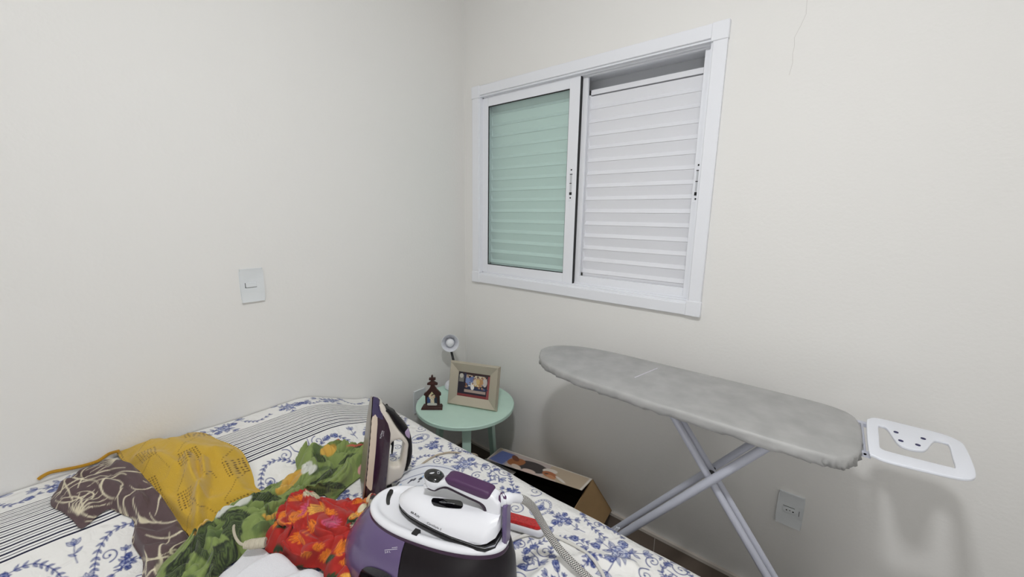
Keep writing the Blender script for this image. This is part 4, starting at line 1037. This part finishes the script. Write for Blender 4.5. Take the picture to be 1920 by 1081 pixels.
# ---- wooden wayside shrine
sa0 = onZ(788.8, 768.5, TZ); sb0 = onZ(829.7, 768.5, TZ); su = Vector((sb0-sa0)[:]); SL = su.length; su.normalize()
MH = Matrix.Translation(Vector(((sa0+sb0)/2)[:])) @ Matrix.Rotation(math.atan2(su.y, su.x), 4, 'Z')
shr = thing('wooden_shrine', 'dark wooden chapel-shaped shrine with a cross on the mint table', 'figurine', M=MH)
hl = SL/2
MB().hexa([(-hl, 0, 0), (hl, 0, 0), (hl-.004, .05, 0), (-hl+.004, .05, 0), (-hl+.004, .004, .012), (hl-.004, .004, .012), (hl-.008, .046, .012), (-hl+.008, .046, .012)]).build('base', M_wood, shr, local=True, bevel=.002)
sc = .1053/508     # zoom pixel size on the shrine
def sz_(x, y): return ((x-360)*sc, (925-y)*sc*1.10-.006)
prof = [(205,810),(205,612),(172,600),(180,565),(240,520),(300,460),(330,400),(338,372),(255,365),(258,330),(300,312),(345,275),(350,262),(300,258),(303,215),(350,210),(355,155),(390,155),(392,208),(450,210),(452,255),(400,262),(405,275),(450,312),(498,335),(495,368),(420,375),(430,400),(470,460),(520,510),(570,560),(572,605),(540,612),(540,810)]
link('chapel_panel', curve_mesh([[sz_(x-5, y) for x, y in prof]], .007, .0015, Matrix.Translation((0, .025, 0)) @ XZ), M_wood, shr, local=True)
pw, ph = .030, .078
ci = Canvas(-.03, 0, .03, .08, .0006, srgb(40, 38, 40))
ci.ellipse(0, .066, .022, .02, 0, srgb(206, 196, 150)); ci.ellipse(-.004, .050, .012, .012, 0, srgb(226, 214, 184)); ci.ellipse(-.016, .028, .012, .018, .2, srgb(58, 82, 130)); ci.ellipse(.004, .032, .011, .024, -.2, srgb(214, 200, 172))
ci.ellipse(.018, .03, .008, .02, 0, srgb(30, 44, 62)); ci.ellipse(-.002, .053, .005, .006, 0, srgb(214, 170, 140)); ci.ellipse(.004, .058, .008, .003, .5, srgb(60, 44, 30)); ci.ellipse(.0, .008, .028, .008, 0, srgb(206, 206, 196)); ci.stroke([(-.012, .04), (.002, .028), (.006, .012)], .003, .002, srgb(240, 232, 214)); ci.ellipse(.011, .045, .004, .005, 0, srgb(206, 160, 130))
ip = [(-.024, .012), (.024, .012), (.024, .052), (0, .085), (-.024, .052)]
def imgsheet(poly, canvas, fx, fy, M3, res=.001):
    P = poly; xs = [p[0] for p in P]; ys = [p[1] for p in P]; X, Y = np.meshgrid(np.arange(min(xs), max(xs)+res, res), np.arange(min(ys), max(ys)+res, res))
    keep = inpoly(X, Y, P); me = grid_mesh(X, Y, np.zeros_like(X), canvas.sample(fx(X), fy(Y)), keep); me.transform(M3); return me
link('icon_print', imgsheet(ip, ci, lambda x: x, lambda y: y-.010, Matrix.Translation((0, .0172, .004)) @ XZ, .0008), M_vc, shr, local=True, smooth=False)

# ---- picture frame
fb0, fb1 = onZ(838.6, 755.8, TZ), onZ(931.7, 771.5, TZ); fu = Vector((fb1-fb0)[:]); FWd = fu.length; fu.normalize()
MF = Matrix.Translation(Vector(fb0[:])) @ Matrix.Rotation(math.atan2(fu.y, fu.x), 4, 'Z') @ Matrix.Rotation(math.radians(-13), 4, 'X')
pf = thing('photo_frame', 'champagne metal frame holding a family photo, leaning back on the mint table', 'photo frame', M=MF)
W_, H_ = FWd, .2175; B_ = .049
fr = MB()
O = [(0, 0), (W_, 0), (W_, H_), (0, H_)]; I_ = [(B_, B_), (W_-B_, B_), (W_-B_, H_-B_), (B_, H_-B_)]; Mi = [(.008, .008), (W_-.008, .008), (W_-.008, H_-.008), (.008, H_-.008)]
for k in range(4):
    j = (k+1) % 4; a, b = O[k], O[j]; c, d = I_[j], I_[k]; e, f_ = Mi[k], Mi[j]
    fr.add([(a[0], 0, a[1]), (b[0], 0, b[1]), (f_[0], -.012, f_[1]), (e[0], -.012, e[1]), (c[0], -.001, c[1]), (d[0], -.001, d[1])], [(0, 1, 2, 3), (3, 2, 4, 5)])
fr.add([(x, 0, z) for x, z in O]+[(x, .006, z) for x, z in O], [(4, 5, 6, 7), (0, 1, 5, 4), (1, 2, 6, 5), (2, 3, 7, 6), (3, 0, 4, 7)])
fr.build('moulding', M_pewter, pf, local=True, smooth=False)
iw, ih = W_-2*B_, H_-2*B_
cp_ = Canvas(0, 0, iw, ih, .0006, srgb(34, 28, 44))
cp_.poly([(0, 0), (iw, 0), (iw, .012), (0, .012)], srgb(128, 52, 54)); cp_.poly([(iw-.014, 0), (iw, 0), (iw, ih), (iw-.010, ih)], srgb(148, 72, 72)); cp_.poly([(0, ih-.008), (iw, ih-.008), (iw, ih), (0, ih)], srgb(54, 30, 28))
cp_.poly([(.04, .08), (iw-.016, .08), (iw-.016, ih-.012), (.04, ih-.012)], srgb(210, 196, 168)); cp_.poly([(.004, .07), (.03, .07), (.03, ih-.015), (.004, ih-.015)], srgb(120, 118, 112)); cp_.poly([(.036, .022), (iw-.018, .022), (iw-.018, .036), (.036, .036)], srgb(170, 150, 140))
for x, y, a, b, c in ((.055, .078, .016, .022, (122, 140, 184)), (.075, .085, .013, .018, (150, 160, 190)), (.10, .070, .018, .022, (208, 180, 120)), (.12, .075, .015, .02, (184, 140, 96)), (.142, .08, .012, .022, (196, 190, 186)), (.062, .098, .006, .007, (60, 44, 44)), (.082, .108, .007, .008, (58, 42, 40)), (.106, .096, .006, .007, (56, 38, 34)), (.128, .098, .006, .007, (170, 130, 100)), (.146, .104, .006, .007, (54, 44, 44)), (.076, .062, .008, .010, (230, 226, 222)), (.066, .052, .012, .006, (226, 222, 216)), (.10, .045, .06, .010, (38, 46, 78)), (.016, .10, .010, .012, (190, 186, 176)), (.014, .116, .010, .006, (40, 36, 44)), (.036, .10, .007, .016, (38, 40, 70))):
    cp_.ellipse(x, y, a, b, 0, srgb(*c))
rp = random.Random(4)
for k in range(46):
    cp_.ellipse(rp.uniform(.042, iw-.02), rp.uniform(.045, ih-.016), rp.uniform(.002, .006), rp.uniform(.002, .006), rp.uniform(0, 3), srgb(*rp.choice(((230, 224, 214), (60, 58, 80), (196, 160, 130), (120, 136, 176), (150, 96, 70), (44, 38, 44)))), .75)
for x, y, cs in ((.052, .098, (122, 140, 184)), (.070, .104, (96, 112, 160)), (.090, .092, (206, 190, 170)), (.106, .096, (206, 178, 120)), (.124, .096, (184, 140, 96)), (.142, .102, (196, 190, 186)), (.078, .066, (236, 232, 226))):
    cp_.ellipse(x, y-.017, .0095, .013, 0, srgb(*cs)); cp_.ellipse(x, y+.001, .0042, .0052, 0, srgb(58, 42, 38)); cp_.ellipse(x, y-.001, .0033, .0042, 0, srgb(206, 164, 136))
link('family_photo', imgsheet([(0, 0), (iw, 0), (iw, ih), (0, ih)], cp_, lambda x: x, lambda y: y, Matrix.Translation((B_, .0005, B_)) @ XZ, .0008), M_vc, pf, local=True, smooth=False)
MB().box(0, .0008, 0, 0, 0, 0)
MB().hexa([(W_*.4, .006, H_*.7), (W_*.6, .006, H_*.7), (W_*.6, .010, H_*.7), (W_*.4, .010, H_*.7), (W_*.4, .075, .017), (W_*.6, .075, .017), (W_*.6, .079, .017), (W_*.4, .079, .017)]).build('easel_back', M_black, pf, local=True, smooth=False)

# ---- lamp
LBX, LBY = -.205, -.128
lp = thing('desk_lamp', 'white adjustable desk lamp with black stem standing behind the photo frame', 'lamp', (LBX, LBY, TZ))
mb = MB(); rr = []
for r, z in ((.050, 0), (.055, .004), (.055, .020), (.050, .028), (.022, .032)):
    rr.append([(LBX+r*math.cos(2*PI*k/40), LBY+r*math.sin(2*PI*k/40), TZ+z) for k in range(40)])
mb.loft(rr).build('lamp_base', M_shadewhite, lp, angle=40)
nrm_ = np.array([-.60, -.78, 0.0])
hc = onP(844, 643, (LBX, LBY, .8), nrm_); stp = onP(849.5, 672, (LBX+.01, LBY+.01, .7), nrm_)
HD = Vector((CAM-hc)[:]).normalized(); HD = (HD+Vector((.02, 0, -.16))).normalized()
hcv = Vector(hc[:]); back = hcv-HD*.060
MB().tube(catmull([(LBX, LBY, TZ+.03), (LBX+.002, LBY+.002, TZ+.09), tuple(stp+np.array([.0, .0, 0])), tuple(back+Vector((0, 0, -.028))), tuple(back)], 8), .0065, 12).build('stem', M_black, lp)
a_ = HD.cross(Vector((0, 0, 1))).normalized(); b_ = a_.cross(HD).normalized()
def lathe_dir(c, d, prof, n=40):
    return [[c+d*z+(a_*math.cos(2*PI*k/n)+b_*math.sin(2*PI*k/n))*r for k in range(n)] for r, z in prof]
MB().loft(lathe_dir(hcv, HD, [(.012, -.070), (.024, -.066), (.028, -.05), (.034, -.025), (.0475, 0), (.0465, .001), (.032, -.025), (.022, -.048), (.020, -.060)])).build('lamp_shade', M_shadewhite, lp, angle=50)
MB().loft(lathe_dir(hcv, HD, [(.010, -.058), (.012, -.045), (.019, -.030), (.0225, -.018), (.020, -.006), (.012, .001), (.003, .003)])).build('bulb', M_bulb, lp, angle=60)
# black cable on the floor behind the table
cord('lamp_cable', 'thin black cable on the floor between the mint table and the cardboard box', [(-.12, -.10, .008), (-.10, -.20, .006), (-.115, -.30, .012), (-.13, -.36, .05), (-.20, -.345, .02), (-.33, -.40, .006), (-.42, -.47, .006)], .0035, M_black)

# ================================================================== cardboard box leaning on the wall
Bx = np.array([-.123, -.939, .307]); U = np.array([.012, .986, -.134]); Pd = np.array([.461, -.233, -.848]); Qd = np.array([-.861, .073, -.488])
LB, LP, LQ = .562, .235, .172
box = thing('cardboard_box', 'open brown cardboard box with a sleeping puppy photo, leaning on the wall', 'box', (-.16, -.68, 0))
def bq(u, p, q): return Bx+U*u+Pd*p+Qd*q
def panel(c, n, t=.003):
    n = np.array(n)/np.linalg.norm(n)*t; return MB().hexa([*c, *[k+n for k in c]])
# faces: back (q=0), near end (u=0), far end (u=LB), lower (p=LP), front (q=LQ) ; the p=0 side is open
T_ = .003
bk = panel([bq(0, 0, 0), bq(LB, 0, 0), bq(LB, LP, 0), bq(0, LP, 0)], Qd); bk.build('back_panel', M_kraft, box, smooth=False)
panel([bq(0, 0, 0), bq(0, 0, LQ), bq(0, LP, LQ), bq(0, LP, 0)], U).build('end_panel', M_kraft, box, smooth=False)
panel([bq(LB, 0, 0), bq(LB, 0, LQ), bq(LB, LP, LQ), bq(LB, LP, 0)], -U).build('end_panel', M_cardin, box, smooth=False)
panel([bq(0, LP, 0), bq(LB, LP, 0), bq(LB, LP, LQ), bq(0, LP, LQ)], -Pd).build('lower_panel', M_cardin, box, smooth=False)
panel([bq(0, 0, LQ), bq(LB, 0, LQ), bq(LB, LP, LQ), bq(0, LP, LQ)], -Qd).build('front_panel', M_kraft, box, smooth=False)
# inner faces are coloured darker than the kraft outside
panel([bq(.004, .003, .0035), bq(LB-.004, .003, .0035), bq(LB-.004, LP-.003, .0035), bq(.004, LP-.003, .0035)], Qd, .0006).build('inner_sheet', M_cardin, box, smooth=False)
# printed flap standing off the top edge
A3 = bq(LB, 0, 0); B3 = bq(0, 0, 0)
def flap_pt(px, edge): 
    # the flap rises slightly from the top edge towards the room
    nF = np.cross(U, np.array([-.93, .02, .10])); return onP(px[0], px[1], B3, nF)
F3 = flap_pt((1091, 918), B3); G3_ = flap_pt((912, 860), A3); A4 = flap_pt((938, 838), A3); B4 = flap_pt((1111, 897), B3)
flw = (np.linalg.norm(F3-B4)+np.linalg.norm(G3_-A4))/2
cf = Canvas(0, 0, 1, .24, .004, srgb(188, 172, 150))
C_ = lambda *c: srgb(*c)
cf.poly([(0, 0), (1, 0), (1, .24), (0, .24)], C_(190, 172, 148)); cf.poly([(.05, 0), (.62, 0), (.62, .24), (.05, .24)], C_(196, 182, 176))
cf.poly([(.02, .02), (.19, .0), (.21, .20), (.06, .20)], C_(96, 112, 176))
for k in range(16): cf.stroke([(.03+k*.012, .0), (.05+k*.011, .20)], .005, .005, C_(56, 66, 130), .7)
for k in range(12): cf.stroke([(.02, .01+k*.017), (.21, .0+k*.017)], .005, .005, C_(150, 164, 214), .6)
cf.ellipse(.46, .10, .17, .085, .0, C_(62, 54, 54)); cf.ellipse(.29, .10, .09, .065, .4, C_(168, 104, 60)); cf.ellipse(.25, .15, .06, .03, -.6, C_(116, 66, 42)); cf.ellipse(.33, .03, .06, .028, -.3, C_(224, 206, 190)); cf.ellipse(.47, .025, .07, .03, 0, C_(222, 196, 184))
cf.ellipse(.64, .13, .07, .04, .2, C_(226, 216, 206)); cf.ellipse(.66, .075, .075, .045, -.2, C_(172, 104, 66)); cf.ellipse(.69, .045, .05, .025, -.3, C_(196, 136, 96)); cf.ellipse(.63, .075, .02, .010, .3, C_(60, 40, 34)); cf.ellipse(.78, .05, .07, .014, -.5, C_(230, 222, 214)); cf.stroke([(.4, .0), (.75, .0)], .02, .012, C_(216, 190, 180))
for L in ([(0, .235), (1, .235)], [(.99, 0), (.99, .24)], [(.005, 0), (.005, .24)]): cf.stroke(L, .02, .02, C_(222, 216, 206))
ny2, nx2 = 60, 230
tu, tv = np.meshgrid(np.linspace(0, 1, nx2), np.linspace(0, 1, ny2))
Pt = (G3_*(1-tu[..., None])+F3*tu[..., None])*(1-tv[..., None])+(A4*(1-tu[..., None])+B4*tu[..., None])*tv[..., None]
me = grid_mesh(Pt[..., 0], Pt[..., 1], Pt[..., 2], cf.sample(tu, tv*.24)); fo = link('printed_flap', me, M_vc, box, smooth=False)
sm = fo.modifiers.new('t', 'SOLIDIFY'); sm.thickness = .003; sm.offset = -1
# pale flap folded in at the far end
e1 = [onP(a, b, bq(LB, -.002, .05), -Pd) for a, b in ((885,872),(911,859),(967,884),(942,906))]
nn = np.array([0, 0, -1.0]); panel(e1, -Pd*-1, .003).build('end_flap', M_cardw, box, smooth=False)

# ================================================================== ironing board
IBZ = .93
ib = thing('ironing_board', 'grey padded ironing board on white crossed tube legs by the window wall', 'ironing board', (-.34, -1.45, 0))
outp = [(-.350,-.793),(-.312,-.775),(-.262,-.783),(-.215,-.822),(-.181,-.885),(-.163,-.970),(-.157,-1.06),(-.156,-1.25),(-.156,-1.45),(-.158,-1.62),(-.164,-1.69),(-.188,-1.742),(-.240,-1.762),(-.320,-1.766),(-.400,-1.762),(-.452,-1.748),(-.480,-1.722),(-.489,-1.68),(-.492,-1.60),(-.492,-1.45),(-.490,-1.30),(-.484,-1.15),(-.472,-1.01),(-.447,-.905),(-.408,-.835)]
ol = [(p.x, p.y) for p in closed_smooth([(a, b, 0) for a, b in outp], 10)]
def off2(L, d):
    out = []; n = len(L)
    for i in range(n):
        a = Vector(L[i-2]); b = Vector(L[(i+2) % n]); t = (b-a).normalized(); out.append((L[i][0]+t.y*d, L[i][1]-t.x*d))
    return out
# orientation test so that positive offsets point outwards
ar = sum(ol[i][0]*ol[(i+1) % len(ol)][1]-ol[(i+1) % len(ol)][0]*ol[i][1] for i in range(len(ol))); sg = 1 if ar > 0 else -1
rings = []
for d, z, wv in ((-.030, -.034, 0), (-.006, -.034, 1), (.000, -.030, 1), (.003, -.021, .9), (.003, -.010, .45), (.001, -.003, .1), (-.004, 0, 0), (-.02, .0015, 0)):
    R_ = off2(ol, sg*d); L = []
    for i, (x, y) in enumerate(R_):
        s_ = i*.55; w_ = wv*(.012*(float(vnoise(np.array(i*.55+z*40), np.array(z*60), 5))-.5)+.008*(float(vnoise(np.array(i*1.3-z*50), np.array(z*90), 6))-.5))
        cxy = Vector((x+.325, y+1.3)).normalized(); L.append((x+cxy.x*w_, y+cxy.y*w_, IBZ+z-.2*w_))
    rings.append(L)
cov = MB().loft(rings, True, True).build('padded_cover', M_cover, ib, angle=70)
mb = MB()
for k in range(24):
    y = -1.185-.0*k; x = -.355+k*.0058; mb.box(x, y-.0016-k*.0012, IBZ+.0016, x+.0030, y+.0016-k*.0012, IBZ+.0030)
mb.build('dotted_seam', M_print, ib, smooth=False)
def leg(name, x, yt, yb, zt=.898, zb=.012, r=.0108): return MB().tube([(x, yt, zt), (x, yb, zb)], r, 16).build(name, M_tube, ib)
leg('leg', -.40, -1.607, -.926, .895, .012, .0125); leg('leg', -.300, -1.605, -.926, .895)
leg('leg', -.372, -1.287, -1.953, .895); leg('leg', -.334, -1.287, -1.953, .895)
MB().tube([(-.50, -.926, .012), (-.20, -.926, .012)], .012, 14).build('foot_bar', M_tube, ib)
MB().tube([(-.50, -1.953, .012), (-.20, -1.953, .012)], .012, 14).build('foot_bar', M_tube, ib)
MB().tube([(-.44, -1.287, .893), (-.26, -1.287, .893)], .008, 12).build('pivot_mount', M_tube, ib)
MB().box(-.44, -1.64, .886, -.26, -1.58, .896).build('slide_rail', M_tube, ib)
yc = -1.475; zc = .62
# crossing point of the two leg pairs
t_ = None
def lineyz(a, b, y): return a[1]+(b[1]-a[1])*(y-a[0])/(b[0]-a[0])
for k in range(1000):
    y = -1.6+k*.0004
    if lineyz((-1.607, .895), (-.926, .012), y) <= lineyz((-1.287, .895), (-1.953, .012), y): yc = y; zc = lineyz((-1.607, .895), (-.926, .012), y); break
MB().tube([(-.405, yc, zc), (-.295, yc, zc)], .0045, 12).tube([(-.3605, yc, zc), (-.3455, yc, zc)], .013, 16).build('pivot_bolt', M_black, ib)
MB().tube([onP(1146, 1000, (-.41, 0, 0), np.array([1., 0, 0])), onP(1157, 988, (-.41, 0, 0), np.array([1., 0, 0]))], .003, 8).tube([onP(1151, 1001, (-.41, 0, 0), np.array([1., 0, 0])), onP(1161, 989, (-.41, 0, 0), np.array([1., 0, 0]))], .003, 8).build('wire_hook', M_rest, ib)
# iron rest
RZ_ = IBZ-.004
rest_o = [(-.395,-1.776),(-.225,-1.779),(-.192,-1.785),(-.172,-1.805),(-.170,-1.87),(-.172,-1.925),(-.188,-1.950),(-.215,-1.959),(-.30,-1.957),(-.362,-1.952),(-.392,-1.942),(-.408,-1.918),(-.418,-1.87),(-.426,-1.81),(-.418,-1.784)]
ro = [(p.x, p.y) for p in closed_smooth([(a, b, 0) for a, b in rest_o], 4)]
rest_h = [(-.229,-1.803),(-.222,-1.812),(-.235,-1.820),(-.285,-1.828),(-.315,-1.836),(-.322,-1.850),(-.318,-1.868),(-.305,-1.882),(-.255,-1.898),(-.230,-1.908),(-.226,-1.925),(-.240,-1.930),(-.30,-1.926),(-.358,-1.922),(-.364,-1.914),(-.368,-1.88),(-.373,-1.815),(-.368,-1.801),(-.355,-1.798),(-.30,-1.800),(-.26,-1.801)]
rh = [(p.x, p.y) for p in closed_smooth([(a, b, 0) for a, b in rest_h], 3)]
rest = link('iron_rest', curve_mesh([ro, rh[::-1]], .0035, .002, Matrix.Translation((0, 0, RZ_))), M_rest, ib)
for px_, py_ in ((1680,810),(1689,826),(1731,822),(1721,834)):
    p = onZ(px_, py_, RZ_+.0036); MB().tube([(p[0], p[1], RZ_+.003), (p[0], p[1], RZ_+.005)], .0048, 16).build('rivet', M_dot, rest)
MB().box(-.40, -1.782, RZ_-.016, -.385, -1.735, RZ_-.006).box(-.215, -1.782, RZ_-.016, -.20, -1.735, RZ_-.006).tube([(-.40, -1.771, RZ_-.008), (-.20, -1.771, RZ_-.008)], .003, 8).build('rest_bracket', M_tube, ib)

# ================================================================== ceiling light
LX, LY, LZ = -1.48, -1.50, 2.47
cl = thing('ceiling_lamp', 'round frosted dome lamp on the ceiling above the middle of the room', 'ceiling light', (LX, LY, RZ))
mb = MB(); rr = []
for r, z in ((.100, 0), (.104, -.008), (.100, -.028), (.088, -.0295)):
    rr.append([(LX+r*math.cos(2*PI*k/40), LY+r*math.sin(2*PI*k/40), RZ+z) for k in range(40)])
mb.loft(rr).build('holder', M_shadewhite, cl)
M_led = bpy.data.materials.new('lit_bulb'); M_led.use_nodes = True; nt = M_led.node_tree; nt.nodes.remove(nt.nodes['Principled BSDF']); em = nt.nodes.new('ShaderNodeEmission'); em.inputs[0].default_value = (.985, .99, 1.0, 1); em.inputs[1].default_value = 196; nt.links.new(em.outputs[0], nt.nodes['Material Output'].inputs[0])
rr = [[(LX+r*math.cos(2*PI*k/36), LY+r*math.sin(2*PI*k/36), RZ-.030-z) for k in range(36)] for r, z in ((.090, 0), (.092, .012), (.086, .028), (.070, .042), (.045, .052), (.015, .057))]
MB().loft(rr).build('lamp_dome', M_led, cl)

# ------------------------------------------------------------------ camera, world, view
cd = bpy.data.cameras.new('camera'); co = bpy.data.objects.new('camera', cd); COL.objects.link(co)
cd.sensor_width = 36; cd.lens = FPX/1920*36; cd.clip_start = .02
Rm = Matrix((RT, UP, -FW)).transposed(); co.matrix_world = Matrix.Translation(Vector(CAM)) @ Rm.to_4x4()
sc_ = bpy.context.scene; sc_.camera = co
wd = bpy.data.worlds.new('world'); sc_.world = wd; wd.use_nodes = True; wd.node_tree.nodes['Background'].inputs[0].default_value = (.02, .022, .03, 1); wd.node_tree.nodes['Background'].inputs[1].default_value = 1
sc_.view_settings.view_transform = 'Standard'; sc_.view_settings.look = 'None'; sc_.view_settings.gamma = 1; sc_.view_settings.use_curve_mapping = False
sc_.view_settings.exposure = 0.02
